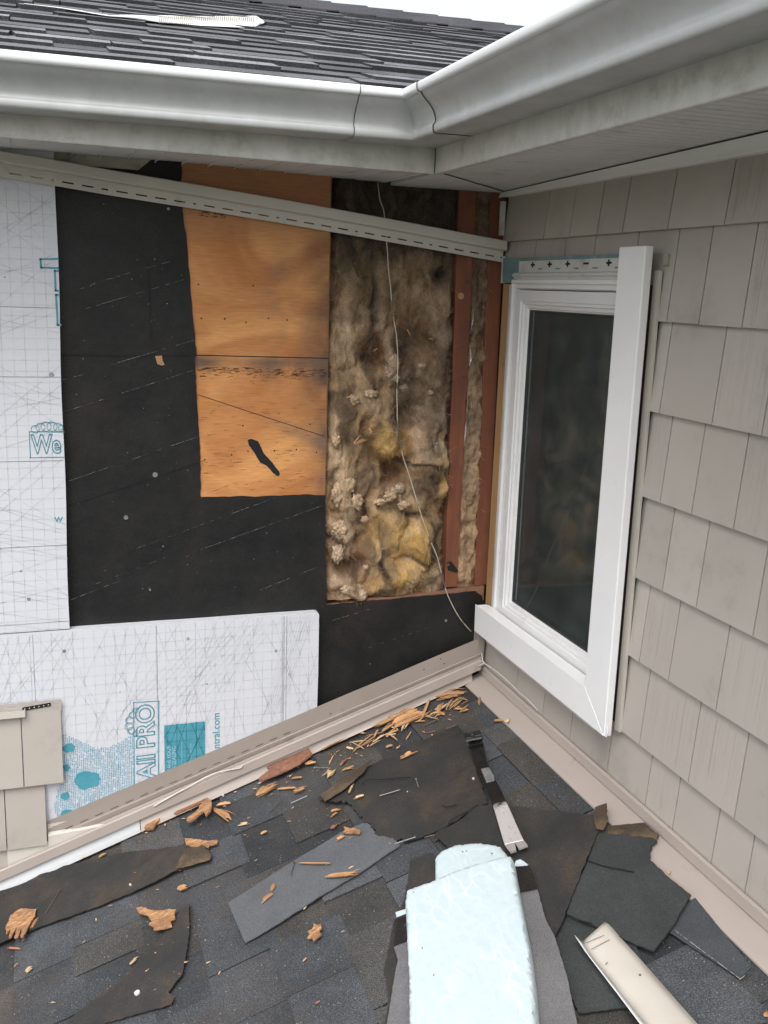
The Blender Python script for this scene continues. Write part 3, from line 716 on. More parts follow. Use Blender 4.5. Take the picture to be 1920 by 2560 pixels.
def pA(px, py, y=YF): p = A(px, py, y); return (p.x, p.z)
def frame_lines(mb, pts, w_, y):
    for a, b in zip(pts, pts[1:]):
        a = Vector((a[0], y, a[1])); b = Vector((b[0], y, b[1])); d = (b-a).normalized(); n_ = Vector((-d.z, 0, d.x))*w_*.5
        mb.face([a-n_-d*w_*.5, b-n_+d*w_*.5, b+n_+d*w_*.5, a+n_-d*w_*.5])
p0 = pA(80, 1132)
text_part('We', .062, wA_up(p0[0], p0[1], YP), fb1, M['teal'], outline_=.0014, off=.0012, sx=.70, clipx=-1.1405)
p0 = pA(136, 1305); text_part('w', .028, wA_up(p0[0], p0[1], YP), fb1, M['teal'], clipx=-1.1405)
mb = MB()
frame_lines(mb, [pA(160,1080), pA(73,1079), pA(76,1144), pA(160,1143)], .0018, YP)
frame_lines(mb, [pA(144,647), pA(101,648), pA(103,669), pA(144,670)], .0042, YP-.0003)
frame_lines(mb, [pA(144,677), pA(137,677), pA(139,726), pA(147,727)], .0042, YP-.0006)
frame_lines(mb, [pA(147,737), pA(140,737), pA(144,812), pA(151,812)], .0042, YP-.0009)
for k, (px, py, r) in enumerate(((88,1073,8),(101,1068,9),(115,1066,10),(130,1066,10),(145,1068,9),(155,1070,7))):
    q = pA(px, py); r = r/FP*2.9
    frame_lines(mb, [(min(q[0]+math.cos(a*.52)*r, -1.14), q[1]+math.sin(a*.52)*r) for a in range(13)], .0012, YP-.0002*k)
frame_lines(mb, [pA(84,1067), pA(98,1058), pA(115,1056), pA(135,1057), pA(155,1062)], .0012, YP-.0016)
mb.build('lettering', M['teal'], fb1)
mb = MB()
for px, py, r in ((12,693,.002),(129,937,.006),(52,1428,.003),(72,1498,.0045)):
    mb = MB(); p = A(px, py, YF-.0012); mb.tube([p+Vector((0,.001,0)), p], r, 12); mb.build('screw_dimple', M['inkdark'], fb1)

fb2 = thing('foam_board', 'low white foam board with teal logo print, cut off behind the tan roof flashing', 'foam board', (-.9, -.002, -.1))
mb = MB()
secs_t = []
mb.prism([(-2.6, -.0042, -.95), (-2.6, -.0042, .2325), (-1.2, -.0042, .2315), (-.85, -.0042, .2305), (-.51, -.0042, .2300), (-.502, -.0042, .2285), (-.499, -.0042, .223), (-.4985, -.0042, .05), (-.501, -.0042, -.12)], (0, YF+.0042, 0))
mfoam = mb
R = random.Random(4)
mb = MB(); ln, cl = foam_lines(mb, -1.9, -.501, -.55, .226, YF-.0008, R)
xx = -1.9
while xx < -.5:
    dx = R.uniform(.10, .34); a = (xx, .226); b = (xx+dx, -.30)
    ln(a, b, .0008, 0); ln((xx+dx*R.uniform(.8, 1.3), .226), (xx-R.uniform(0,.08), -.30), .0008, 0)
    xx += R.uniform(.028, .06)
for k in range(9): ln((-.52-k*.008, .222), (-.60-k*.006, -.05), .0008, 0)
for k in range(12): ln((-.60-k*.022, .222-k*.004), (-.80-k*.02, .00), .0007, 0)
for x in (-.595, -.588, -.5985, -.93, -1.23): cl((x, 0), (0, 1), .0012, 1)
mfoam.add(mb, 2); mfoam2 = mfoam
# teal logo, label, url
mb = MB()
frame_lines(mb, [pA(336,1980), pA(334,1756), pA(397,1752), pA(396,1960)], .0022, YP)
for k, (px, py, r) in enumerate(((339,1775,6),(331,1787,8),(324,1800,9),(322,1815,9),(328,1826,8),(338,1833,6))):
    q = pA(px, py); r = r/FP*2.9
    frame_lines(mb, [(q[0]+math.cos(a*.52)*r, q[1]+math.sin(a*.52)*r) for a in range(13)], .0012, YP-.0003-.0002*k)
frame_lines(mb, [pA(341,1770), pA(328,1780), pA(317,1796), pA(316,1815), pA(323,1830), pA(337,1840)], .0012, YP-.0018)
mb.build('lettering', M['teal'], fb2)
p0 = pA(387, 1973); text_part('eAll PRO', .0635, wA_rot(p0[0], p0[1]+.003, YP), fb2, M['teal'], outline_=.0014, off=.0016, sx=1.0)
p0 = pA(549, 1893); text_part('ntral.com', .0275, wA_rot(p0[0], p0[1]+.026, YP), fb2, M['teal'], off=.0002, sx=.98)
mb = MB(); frame_lines(mb, [pA(463,1970), pA(462,1855)], .107, YP+.0002); lb = mb.build('printed_label', M['teal'], fb2)
p0 = pA(427, 1935); text_part('TRANS YOUR', .0135, wA_rot(p0[0], p0[1], YP-.0004), fb2, M['tealpale'])
p0 = pA(440, 1930); text_part('ME SEALING', .0140, wA_rot(p0[0], p0[1], YP-.0004), fb2, M['tealpale'])
mb = MB()
for x in (455, 478): frame_lines(mb, [pA(x, 1960), pA(x-1, 1857)], .0009, YP-.0004)
mb.build('printed_label', M['tealpale'], fb2)
NET = [pA(*p) for p in ((157,1838),(184,1845),(210,1859),(244,1873),(273,1868),(297,1857),(321,1842),(332,1842),(334,2060),(142,2080),(135,2010),(147,1960))]
mb = MB(); R = random.Random(6); x = -1.20; st = .0046
while x < -.98:
    z = -.36
    while z < .0:
        if inpoly(x, z, NET) and R.random() < .9:
            w1 = st*R.uniform(.42, .60); h1 = st*R.uniform(.40, .85); print_poly(mb, [(x, z), (x+w1, z), (x+w1, z+h1), (x, z+h1)], YF-.0009)
        z += st
    x += st
mfoam2.add(mb, 4)
mb = MB()
for i, (px, py, rx, ry) in enumerate(((172,1869,15,10),(166,1919,7,9),(217,1950,30,20),(163,1990,9,10),(170,2033,15,11),(168,2062,9,6))):
    q = pA(px, py); pts = []
    for a in range(22):
        an = a/22*6.283; rr = 1+.35*noise.noise(Vector((math.cos(an)*1.7, math.sin(an)*1.7, i*4.1)))+R.uniform(-.07,.07)
        pts.append((q[0]+math.cos(an)*rx*2.9/FP*rr, q[1]+math.sin(an)*ry*2.9/FP*rr))
    v, f = tri(pts, .02, i)
    mb.mesh([(p[0], YP-.0004, p[1]) for p in v], [tuple(t) for t in f])
mfoam2.add(mb, 5)
o = mfoam2.build('foam', [M['foam'], M['foamedge'], M['ink'], M['inkdark'], M['tealnet'], M['teal']], fb2)
for p in o.data.polygons:
    if p.normal.z > .3 and p.material_index == 0: p.material_index = 1
mb = MB()
for px, py, r in ((161,1628,.0042),(470,1597,.0045),(690,1627,.0042),(300,1730,.0016),(518,1710,.002),(722,1686,.002)):
    mb = MB(); p = A(px, py, YF-.0012); mb.tube([p+Vector((0,.001,0)), p], r, 12); mb.build('screw_dimple', M['inkdark'], fb2)

# ------------------------------------------------------------------ tan shake siding at lower left
sl = thing('shake_siding', 'tan shake siding left in place at the lower left over the foam board', 'siding', (-1.3, -.03, -.3))
def shakeA(mb, x0, x1, z0, z1, R):
    c = R.uniform(.46, .52); mb.hexa([(x0,-.052,z0),(x1,-.052,z0),(x1,-.034,z0),(x0,-.034,z0),(x0,-.040,z1),(x1,-.040,z1),(x1,-.034,z1),(x0,-.034,z1)], 0, (c, c, c))
R = random.Random(15); mb = MB()
zt, zb = pA(152,1748,-.04)[1]-.030, pA(159,1955,-.05)[1]
js = [-2.6, -2.4, -2.17, -2.02, -1.80, -1.66, -1.50, pA(60,1960,-.05)[0], pA(160,1955,-.05)[0]]
for a, b in zip(js, js[1:]): shakeA(mb, a+.0012, b-.0012, zb, zt, R)
zt2, zb2 = zb+.02, pA(119,2111,-.05)[1]
js = [-2.6, -2.35, -2.2, -1.95, -1.71, -1.52, pA(18,2123,-.05)[0], pA(119,2111,-.05)[0]]
for a, b in zip(js, js[1:]): shakeA(mb, a+.0012, b-.0012, zb2, zt2-.022, R)
js = [-2.6, -2.25, -2.08, -1.85, -1.6, -1.43, -1.222]
for a, b in zip(js, js[1:]): shakeA(mb, a+.0012, b-.0012, zb2-.19, zb2-.002, R)
mb.build('shakes', M['siding'], sl)
def slotted(mb, p, q, up, w_, slot_l, slot_w, pitch, pos, m=0, col=None):
    """flat strip from p to q, width w_ along up, with a row of real punched slots at height pos"""
    p = Vector(p); q = Vector(q); up = Vector(up); d = (q-p); L = d.length; d.normalize()
    def quad(a, b, c, e): mb.face([p+d*a+up*c, p+d*b+up*c, p+d*b+up*e, p+d*a+up*e], m, col)
    quad(0, L, 0, pos-slot_w/2); quad(0, L, pos+slot_w/2, w_)
    t = 0
    while t < L: quad(t, min(L, t+pitch-slot_l), pos-slot_w/2, pos+slot_w/2); t += pitch
mb = MB(); slotted(mb, (-2.6, -.040, zt), (pA(153,1750,-.04)[0], -.040, zt), (0,0,1), .030, .022, .0016, .034, .021, 0, (.5,.5,.5)); mb.build('nail_hem', M['siding'], sl)
mb = MB(); xr = pA(64,1800,-.05)[0]; mb.hexa([(-2.6,-.056,zt-.002),(xr,-.056,zt-.002),(xr,-.044,zt-.002),(-2.6,-.044,zt-.002),(-2.6,-.052,zt+.012),(xr,-.052,zt+.012),(xr,-.044,zt+.012),(-2.6,-.044,zt+.012)], 0, (.5,.5,.5)); mb.build('lock_strip', M['siding'], sl)
mb = MB(); a, b = A(56, 1778, -.0425), A(127, 1765, -.0425); mb.prism([a, b, b+Vector((0,0,.009)), a+Vector((0,0,.009))], (0, .0012, 0)); tp = mb.build('black_tag', M['blackhole'], sl)
mb = MB()
for i in range(6): c_ = a+(b-a)*((i+.5)/6)+Vector((0,-.0004,.0045)); mb.tube([c_, c_+Vector((0,-.0003,0))], .0016, 8)
mb.build('hole', M['speck'], tp)
# starter strip / second hem at the bottom
ss = thing('starter_strip', 'slotted tan starter strip running level below the foam board at lower left', 'trim strip', (-1.0, -.03, -.3))
mb = MB(); a = A(120, 2080, -.034); b = A(330, 2042, -.034)
slotted(mb, (a.x, -.034, a.z), (b.x, -.034, b.z), (0,0,1), .022, .018, .0022, .030, .013)
mb.face([(a.x, -.034, a.z), (b.x, -.034, b.z), (b.x, -.046, b.z-.005), (a.x, -.046, a.z-.005)])
mb.face([(a.x, -.046, a.z-.005), (b.x, -.046, b.z-.005), (b.x, -.046, b.z-.05), (a.x, -.046, a.z-.05)])
c = A(120, 2125, -.038); d = A(260, 2100, -.038); 
mb.build('strip', M['channel'], ss)
mb = MB(); mb.box((a.x-.1, -.0455, a.z-.12), (b.x, -.0445, a.z-.02)); mb.build('backing', M['channel'], ss)

# ------------------------------------------------------------------ loose upper channel on wall A
uc = thing('j_channel', 'long slotted tan channel sagging across the stripped wall below the soffit', 'trim channel', (-.6, -.03, 1.28))
mb = MB()
def cho(x): return -.0245*max(0, min(1, (-1.02-x)/.12))
def chz(x): t = (x+1.252)/1.238; return 1.355 - .135*t + .010*math.sin(max(0, min(1, t))*math.pi)*.5
xs = [-2.2, -1.9, -1.6, -1.4]+[-1.252+1.246*i/24 for i in range(25)]
for a, b in zip(xs, xs[1:]):
    za, zb_ = chz(a) if a > -1.26 else chz(-1.252)+(-1.252-a)*.03, chz(b) if b > -1.26 else chz(-1.252)+(-1.252-b)*.03
    prof = lambda x, z: [Vector((x, y_+cho(x), z_)) for y_, z_ in ((-.010, z-.001), (-.030, z+.002), (-.034, z), (-.035, z-.019), (-.032, z-.023), (-.014, z-.0255), (-.012, z-.029))]
    mb.sweep([prof(a, za), prof(b, zb_)])
mb.build('channel_face', M['channel'], uc, smooth=.6)
mb = MB(); p = None
segs = [(-2.2, chz(-1.252)+.0284), (-1.252, chz(-1.252)), (-1.14, chz(-1.14)), (-1.02, chz(-1.02))] + [(-1.02+1.014*i/5, chz(-1.02+1.014*i/5)) for i in range(1, 6)]
for (a, za), (b, zb_) in zip(segs, segs[1:]):
    slotted(mb, (a, -.012+cho(a), za-.053), (b, -.012+cho(b), zb_-.053), (0,0,1), .0245, .026, .0032, .0445, .0115)
mb.build('nail_hem', M['channel'], uc)
cw = thing('corner_strip', 'short pale vertical strip in the inside corner above the sagging channel', 'trim strip', (-.01, -.01, 1.27))
mb = MB(); mb.box((-.019, -.012, 1.235), (-.006, -.004, 1.322)); mb.build('strip', M['oldwhite'], cw)

# ------------------------------------------------------------------ rake flashing on wall A
rf = thing('rake_flashing', 'wide tan metal flashing climbing the stripped wall along the lower roof', 'flashing', (-.7, -.03, -.15))
SL = .347
def fz(x): return -.116+(x+.665)*(.099+.116)/(.645)      # top edge
mb = MB(); R = random.Random(9)
xs = [-2.3+i*.05 for i in range(46)]+[-.012]
secs = []
for x in xs:
    e = .0015*noise.noise(Vector((x*8, 0, 0))); zt_ = .3364*x+.1265
    if x < -1.15: zt_ -= (-1.15-x)*.0
    zb_ = .342*x+.070
    def Pp(y, z): return Vector((x, y, z))
    secs.append([Pp(-.0325, zt_+e), Pp(-.0345+e, zt_-.03), Pp(-.0355, zt_-.046), Pp(-.0385, zt_-.048), Pp(-.0385, zb_+.004), Pp(-.037, zb_-.002), Pp(-.041, zb_-.010), Pp(-.050, .342*x+.045)])
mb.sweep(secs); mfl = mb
mb = MB(); secs = []
for x in xs:
    xx = min(x, -.028); z = .3439*xx+.0715+.0012*noise.noise(Vector((x*5, 4, 0)))
    secs.append([Vector((xx, -.054, z-.001)), Vector((xx, -.062, z+.0022)), Vector((xx, -.066, z)), Vector((xx, -.0665, z-.026)), Vector((xx, -.060, z-.0265)), Vector((xx, -.052, z-.006))])
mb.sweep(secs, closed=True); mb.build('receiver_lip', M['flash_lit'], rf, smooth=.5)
mb = MB()
for k, x in enumerate([-1.25+.0385*i for i in range(18)]):         # faint stamped dashes near score line
    z = .340*x+.091; mb.face([(x, -.0392, z), (x+.02, -.0392, z+.02*SL), (x+.02, -.0392, z+.02*SL+.0018), (x, -.0392, z+.0018)])
for px, py in ((827,1784),(1060,1674),(1110,1659),(1102,1647)):
    p = A(px, py, -.0392); mb.tube([p, p+Vector((0,-.0004,0))], .0018, 8)
mfl.add(mb, 1)
mb = MB(); secs = [[Vector((x, -.0396, (.338*x+.087)+.0016*noise.noise(Vector((x*4, 7, 0))))), Vector((x, -.0396, (.338*x+.0878)+.0016*noise.noise(Vector((x*4, 7, 0)))))] for x in xs]
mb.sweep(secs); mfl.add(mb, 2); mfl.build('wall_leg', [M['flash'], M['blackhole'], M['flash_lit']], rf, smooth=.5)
# white step strip between flashing and roof
ws = thing('drip_strip', 'white metal strip between the tan flashing and the dark shingles', 'trim strip', (-.9, -.04, -.3))
for x_a, x_b, mt_ in ((-2.3, -.985, 'greywhite'), (-.983, -.05, 'flash_lit')):
    mb = MB(); mb.sweep([[Vector((x, -.050, .343*x+.049)), Vector((x, -.0665+.006*(x+1.3), .345*x+.0205)), Vector((x, -.083+.018*(x+1.3), .345*x+.0165))] for x in [x_a+(x_b-x_a)*i/12 for i in range(13)]]); mb.build('strip', M[mt_], ws)

# ------------------------------------------------------------------ wall B (shake siding wall)
wallB = thing('shake_wall', 'taupe shake sided wall at right around the narrow window', 'wall', (0, -1, -.1))
HOLE = (-.750, .02, .152, 1.112)     # y0,y1,z0,z1
def xs_(z, z0, z1): return -.0055 + (z-z0)/(z1-z0)*.012
def subrects(y0, y1, z0, z1):
    h = HOLE; out = []
    if y1 <= h[0] or y0 >= h[1] or z1 <= h[2] or z0 >= h[3]: return [(y0, y1, z0, z1)]
    if y0 < h[0]: out.append((y0, h[0], z0, z1))
    if y1 > h[1]: out.append((h[1], y1, z0, z1))
    a, b = max(y0, h[0]), min(y1, h[1])
    if z0 < h[2]: out.append((a, b, z0, h[2]))
    if z1 > h[3]: out.append((a, b, h[3], z1))
    return out
rows = [(1.219, 1.335, [(1359,596),(1423,592),(1492,588),(1556,580),(1669,571),(1811,562)]),
        (1.040, 1.219, [(1329,643),(1402,642),(1476,639),(1584,614),(1667,803),(1747,809),(1855,816)]),
        (.8595, 1.040, [(1649,1029),(1780,1060),(1904,1089)]),
        (.682, .8595, [(1651,1250),(1730,1277),(1834,1320)]),
        (.506, .682, [(1588,1433),(1657,1468),(1741,1514),(1883,1584)]),
        (.332, .506, [(1599,1647),(1672,1691),(1790,1772)]),
        (.155, .332, [(1599,1853),(1721,1951),(1836,2042)]),
        (-.03, .155, [(1287,1717),(1353,1778),(1421,1838),(1513,1932),(1608,2020),(1676,2085),(1772,2173),(1856,2245)])]
# joints seen by their bottom ends
R = random.Random(33); mb = MB(); ms = MB()
for (z0, z1, jp) in rows:
    js = sorted([B(px, py, -.005).y for px, py in jp], reverse=True); js = [.0] + js
    y = js[-1]
    while y > -4.2: y -= R.choice((.10, .13, .17, .2)); js.append(y)
    for a, b in zip(js, js[1:]):
        t = R.uniform(.455, .53); zz0 = z0+R.uniform(0, .0008)
        for (y0, y1, q0, q1) in subrects(b+.0016, a-.0016, zz0, z1+.012):
            xa, xb = xs_(q0, z0, z1), xs_(q1, z0, z1)
            mb.hexa([(xa, y0, q0), (xa, y1, q0), (xa+.011, y1, q0), (xa+.011, y0, q0), (xb, y0, q1), (xb, y1, q1), (xb+.006, y1, q1), (xb+.006, y0, q1)][::1], 0, (t, t, t))
        if R.random() < .34 and a > -3:      # grain grooves on some shakes
            for _ in range(int((a-b)/.0062)):
                yy = R.uniform(b+.006, a-.006); l = R.uniform(.02, z1-z0); zz = R.uniform(z0+.002, z1-l)
                if HOLE[0] < yy and HOLE[2]-.01 < zz+l and zz < HOLE[3]: continue
                wv = .0007; ms.hexa([(xs_(zz, z0, z1)-.0003, yy, zz), (xs_(zz, z0, z1)-.0003, yy+wv, zz), (xs_(zz,z0,z1)+.001, yy+wv, zz), (xs_(zz,z0,z1)+.001, yy, zz),
                         (xs_(zz+l, z0, z1)-.0003, yy, zz+l), (xs_(zz+l, z0, z1)-.0003, yy+wv, zz+l), (xs_(zz+l,z0,z1)+.001, yy+wv, zz+l), (xs_(zz+l,z0,z1)+.001, yy, zz+l)], 0, (.475, .475, .475))
mb.mesh(ms.v, ms.f, 0, (.475, .475, .475))
mb.build('shakes', M['siding'], wallB)
mb = MB()
for (a, b, c, d) in ((-4.2, -.66, FZ, 1.5), (-.66, .0, FZ, .11), (-.66, .0, 1.13, 1.5)):
    mb.box((.011, a, c), (.06, b, d), 0, (.06, .056, .052))
mb.box((.062, -4.2, FZ), (.09, -.70, 1.5), 0, (.3,.3,.3))
mb.build('wall_core', M['siding'], wallB)
mb = MB(); mb.prism([(-.020, -.002, 1.3335), (-.020, -.002, 1.3440), (-.020, -4.2, 1.4185), (-.020, -4.2, 1.3335)], (.030, 0, 0)); 
fr = mb.build('frieze_trim', M['frieze'], wallB)
mb = MB(); mb.box((-.0225, -4.2, 1.3315), (-.0203, -.002, 1.3365)); mb.build('frieze_lip', M['frieze'], fr)
mb = MB(); mb.prism([(-.0206, -.004, 1.3436), (-.0206, -.004, 1.3450), (-.0206, -4.2, 1.4205), (-.0206, -4.2, 1.4180)], (.0004, 0, 0)); mb.build('shadow_gap', M['blackhole'], fr)
# apron flashing on wall B
mb = MB(); ys = [-.03-i*.1 for i in range(42)]
mb.sweep([[Vector((-.014, y, .012)), RP(-.012, y, .0065), RP(-.058+.0015*noise.noise(Vector((y*4,0,0))), y, .0075+.002*noise.noise(Vector((y*3,2,0)))), RP(-.072, y, .0045), RP(-.073, y, .001)] for y in ys])
mb.build('apron_flashing', M['flash_lit'], wallB, smooth=.5)
mb = MB(); mb.sweep([[Vector((-.004, y, .018)), Vector((-.004, y, .0335)), Vector((-.010, y, .0365)), Vector((-.0165, y, .034)), Vector((-.018, y, .013)), Vector((-.013, y, .010))] for y in ys], closed=True)
mb.build('j_channel', M['flash_lit'], wallB, smooth=.6)
mb = MB(); mb.box((-.030, -.035, .055), (-.006, -.008, .135)); cp = mb.build('corner_post', M['flash'], wallB, bevel=.0015)
# small rough wood scar right of the casing top
mb = MB(); mb.box((-.004, -.772, 1.150), (.002, -.758, 1.172)); mb.build('rough_notch', M['dirtytrim'], wallB)

# ------------------------------------------------------------------ window
win = thing('window', 'narrow white vinyl casement window in the shake wall beside the open corner', 'window', (0, -.35, .2))
def rectring(mb, yl, yr, zb, zt, prof, m=0):
    """yl = left (toward corner, larger y), yr = right; prof = [(inset, x), ...]"""
    secs = []
    for (i, x) in prof: secs.append([Vector((x, yl-i, zb+i)), Vector((x, yr+i, zb+i)), Vector((x, yr+i, zt-i)), Vector((x, yl-i, zt-i))])
    V = [p for s_ in secs for p in s_]; F = []
    for k in range(len(secs)-1):
        for j in range(4): F.append((k*4+j, k*4+(j+1) % 4, (k+1)*4+(j+1) % 4, (k+1)*4+j))
    mb.mesh(V, F, m)
mb = MB(); rectring(mb, -.080, -.655, .190, 1.122, [(0, .012), (0, -.009), (.004, -.011), (.010, -.011), (.0105, -.005), (.022, -.005), (.0225, .004), (.025, .004)])
fr = mb.build('frame', M['white'], win, bevel=0)
mb = MB(); rectring(mb, -.106, -.630, .216, 1.095, [(0, .010), (0, -.003), (.003, -.005), (.026, -.0055), (.028, -.002), (.034, -.0015), (.036, .004), (.044, .006), (.046, .011), (.0495, .012)])
sash = mb.build('sash', M['white'], win)
mb = MB(); rectring(mb, -.1545, -.5815, .2645, 1.0465, [(0, .0115), (.0035, .0125), (.0036, .020)]); mb.build('gasket', M['gasket'], sash)
mb = MB(); mb.box((.016, -.579, .267), (.0195, -.157, 1.044)); mb.build('glass_pane', M['glass'], sash)
mb = MB(); rectring(mb, -.158, -.578, .268, 1.043, [(0, .021), (.008, .0215), (.0082, .0265), (.008, .027)]); mb.build('spacer', M['gasket'], sash)
mb = MB(); rectring(mb, -.150, -.586, .258, 1.052, [(0, .0272), (.018, .0275), (.040, .0285), (.0402, .046), (.046, .048), (.0462, .074), (.050, .075)]); mb.build('inner_jamb', M['jamb'], win)
mb = MB(); X0, X1, Y0, Y1, Z0, Z1 = .0625, 1.3, -1.1, .0985-.12, .1, 1.25
for q in ([(X1,Y0,Z0),(X1,Y1,Z0),(X1,Y1,Z1),(X1,Y0,Z1)], [(X0,Y1,Z0),(X1,Y1,Z0),(X1,Y1,Z1),(X0,Y1,Z1)], [(X0,Y0,Z0),(X1,Y0,Z0),(X1,Y0,Z1),(X0,Y0,Z1)], [(X0,Y0,Z0),(X1,Y0,Z0),(X1,Y1,Z0),(X0,Y1,Z0)], [(X0,Y0,Z1),(X1,Y0,Z1),(X1,Y1,Z1),(X0,Y1,Z1)]): mb.face(q)
mb.build('room_interior', M['darkroom'], win)
# left nailing fin + wood edge
mb = MB(); mb.box((-.006, -.079, .200), (.008, -.062, 1.108)); mb.build('side_fin', M['oldwhite'], win, bevel=.001)
mb = MB(); mb.box((-.0005, -.0615, .215), (.012, -.012, 1.110)); mb.build('wood_edge', M['yellowwood'], win)
# top flange with punched crosses
mb = MB(); mb.box((-.0075, -.66, 1.1395), (-.0055, -.112, 1.1675)); fg = mb.build('nailing_flange', M['oldwhite'], win)
mb = MB(); mb.sweep([[Vector((-.0075, y, 1.1393)), Vector((-.015, y, 1.136)), Vector((-.017, y, 1.131)), Vector((-.012, y, 1.127)), Vector((-.011, y, 1.1222)), Vector((-.004, y, 1.1215))] for y in (-.098, -.66)])
mb.build('drip_ledge', M['oldwhite'], win)
mb = MB()
for k, y in enumerate((-.195, -.285, -.375, -.460, -.559)):
    z = 1.1575
    if k == 3: mb.box((-.0082, y-.012, z-.0022), (-.0077, y+.012, z+.0022))
    else: mb.box((-.0082, y-.011, z-.0022), (-.0077, y+.011, z+.0022)); mb.box((-.0088, y-.0030, z-.0068), (-.0083, y+.0030, z+.0068))
mb.build('punched_cross', M['blackhole'], fg)
mb = MB()
for y in (-.236, -.327, -.416, -.501, -.595): mb.box((-.0082, y-.011, 1.1455), (-.0077, y+.011, 1.1490))
mb.build('punched_slot', M['tape'], fg)
mb = MB(); mb.box((-.0095, -.116, 1.1145), (-.0076, -.022, 1.1765)); mb.box((-.0086, -.66, 1.1675), (-.0070, -.116, 1.1755)); mb.build('flashing_tape', M['tape'], win)
mb = MB(); mb.box((-.0105, -.0215, 1.112), (-.0015, -.017, 1.182)); mb.build('tape_edge', M['oldwhite'], win)
# casings
CX = -.045
cas = thing('window_casing', 'bright white vertical casing board along the right side of the window', 'window casing', (CX, -.7, .15))
YL, YR, ZT, ZB = -.6575, -.7555, 1.1865, .143
mb = MB(); k = .0385
mb.prism([(CX, YL, ZT), (CX, YR, ZT), (CX, YR, ZB), (CX, YL, .2235)], (.019, 0, 0))
mb.build('board', M['white2'], cas, bevel=.0025)
mb = MB(); mb.box((-.0105, -.760, .152), (-.004, -.7395, 1.14)); mb.build('side_channel', M['scrapmetal'], cas)
mb = MB(); mb.tube([(CX+.004, YR-.003, .144), (CX+.005, YR-.006, .156), (CX+.004, YR-.002, .170)], .0016, 6); mb.build('curled_film', M['white2'], cas)
sc = thing('window_casing', 'bright white slanting sill casing under the window, open at its left end', 'window casing', (CX, -.35, .15))
# face, top ledge and open left end
SZT, SZB, SY = .2235, .1455, -.040
mb = MB()
mb.prism([(CX, SY, SZT), (CX, YL-.0006, SZT), (CX, YR+.0035, ZB+.001), (CX, YR+.02, ZB+.001), (CX, SY-.002, SZB)], (.0025, 0, 0))
mb.build('face_board', M['white2'], sc, bevel=.0008)
mb = MB(); mb.hexa([(CX+.0026, SY-.010, SZT-.003), (CX+.0026, -.66, SZT-.003), (-.011, -.66, SZT-.003), (-.011, SY-.018, SZT-.003),
                    (CX+.0026, SY-.010, SZT-.0005), (CX+.0026, -.66, SZT-.0005), (-.011, -.66, SZT+.001), (-.011, SY-.018, SZT+.001)]); mb.build('top_ledge', M['white2'], sc)
mb = MB(); mb.box((CX+.003, SY-.03, SZT-.0028), (-.014, SY-.010, SZT+.0005)); mb.build('open_end', M['jamb'], sc)
mb = MB(); mb.box((CX+.0026, -.70, SZB), (-.012, SY-.006, SZB+.0025)); mb.build('bottom_ledge', M['white'], sc)
mb = MB(); mb.box((-.0108, -.66, .1125), (.0, -.05, .205)); mb.build('backing', M['oldwhite'], sc)

# ------------------------------------------------------------------ eaves: fascia and soffit
eave = thing('eave', 'weathered white fascia and ribbed soffit wrapping the inside corner', 'eave', (-.3, -.3, 1.34))
OV = .333
def zf(x): return 1.3405-.0115*(x+.333)
xsA = [-3.6, -3, -2.4, -1.8, -1.3, -1.0, -.7, -.5, -OV]
mb = MB()
secs = []
for x in xsA: z = zf(x); secs.append([Vector((x, -OV+.012, z)), Vector((x, -OV, z)), Vector((x, -OV-.0015, z+.002)), Vector((x, -OV-.001, z+.02)), Vector((x, -OV-.0012, 1.40)), Vector((x, -OV, 1.482)), Vector((x, -OV+.012, 1.482))])
mb.sweep(secs); fa = mb.build('fascia', M['fascia'], eave)
mb = MB(); secs = []
for y in (-OV, -1, -1.6, -2.4, -4.2): secs.append([Vector((-OV+.012, y, 1.3405)), Vector((-OV, y, 1.3405)), Vector((-OV-.0015, y, 1.3425)), Vector((-OV-.001, y, 1.36)), Vector((-OV-.0012, y, 1.40)), Vector((-OV, y, 1.482)), Vector((-OV+.012, y, 1.482))])
mb.sweep(secs); mb.build('fascia', M['fascia'], eave)
mb = MB(); mb.box((-OV-.0022, -OV-.0040, 1.342), (-OV+.0004, -OV-.0016, 1.395)); mb.build('corner_seam', M['blackhole'], eave)
# soffit A (boards along y), soffit B (ribs along x)
mb = MB(); x = -3.6; R = random.Random(18)
while x < -OV-.001:
    x1 = min(x+.0625, -OV); g = .0022
    z0 = 1.343-.025*x if x > -1.3 else 1.3755
    z0 = min(z0, 1.366); z1 = zf(x)+.006
    mb.hexa([(x+g, -OV+.012, z1), (x1, -OV+.012, z1), (x1, .015, z0), (x+g, .015, z0), (x+g, -OV+.012, z1+.012), (x1, -OV+.012, z1+.012), (x1, .015, z0+.012), (x+g, .015, z0+.012)])
    mb.box((x, -OV+.012, z1+.006), (x+g, .015, z1+.03))
    x = x1
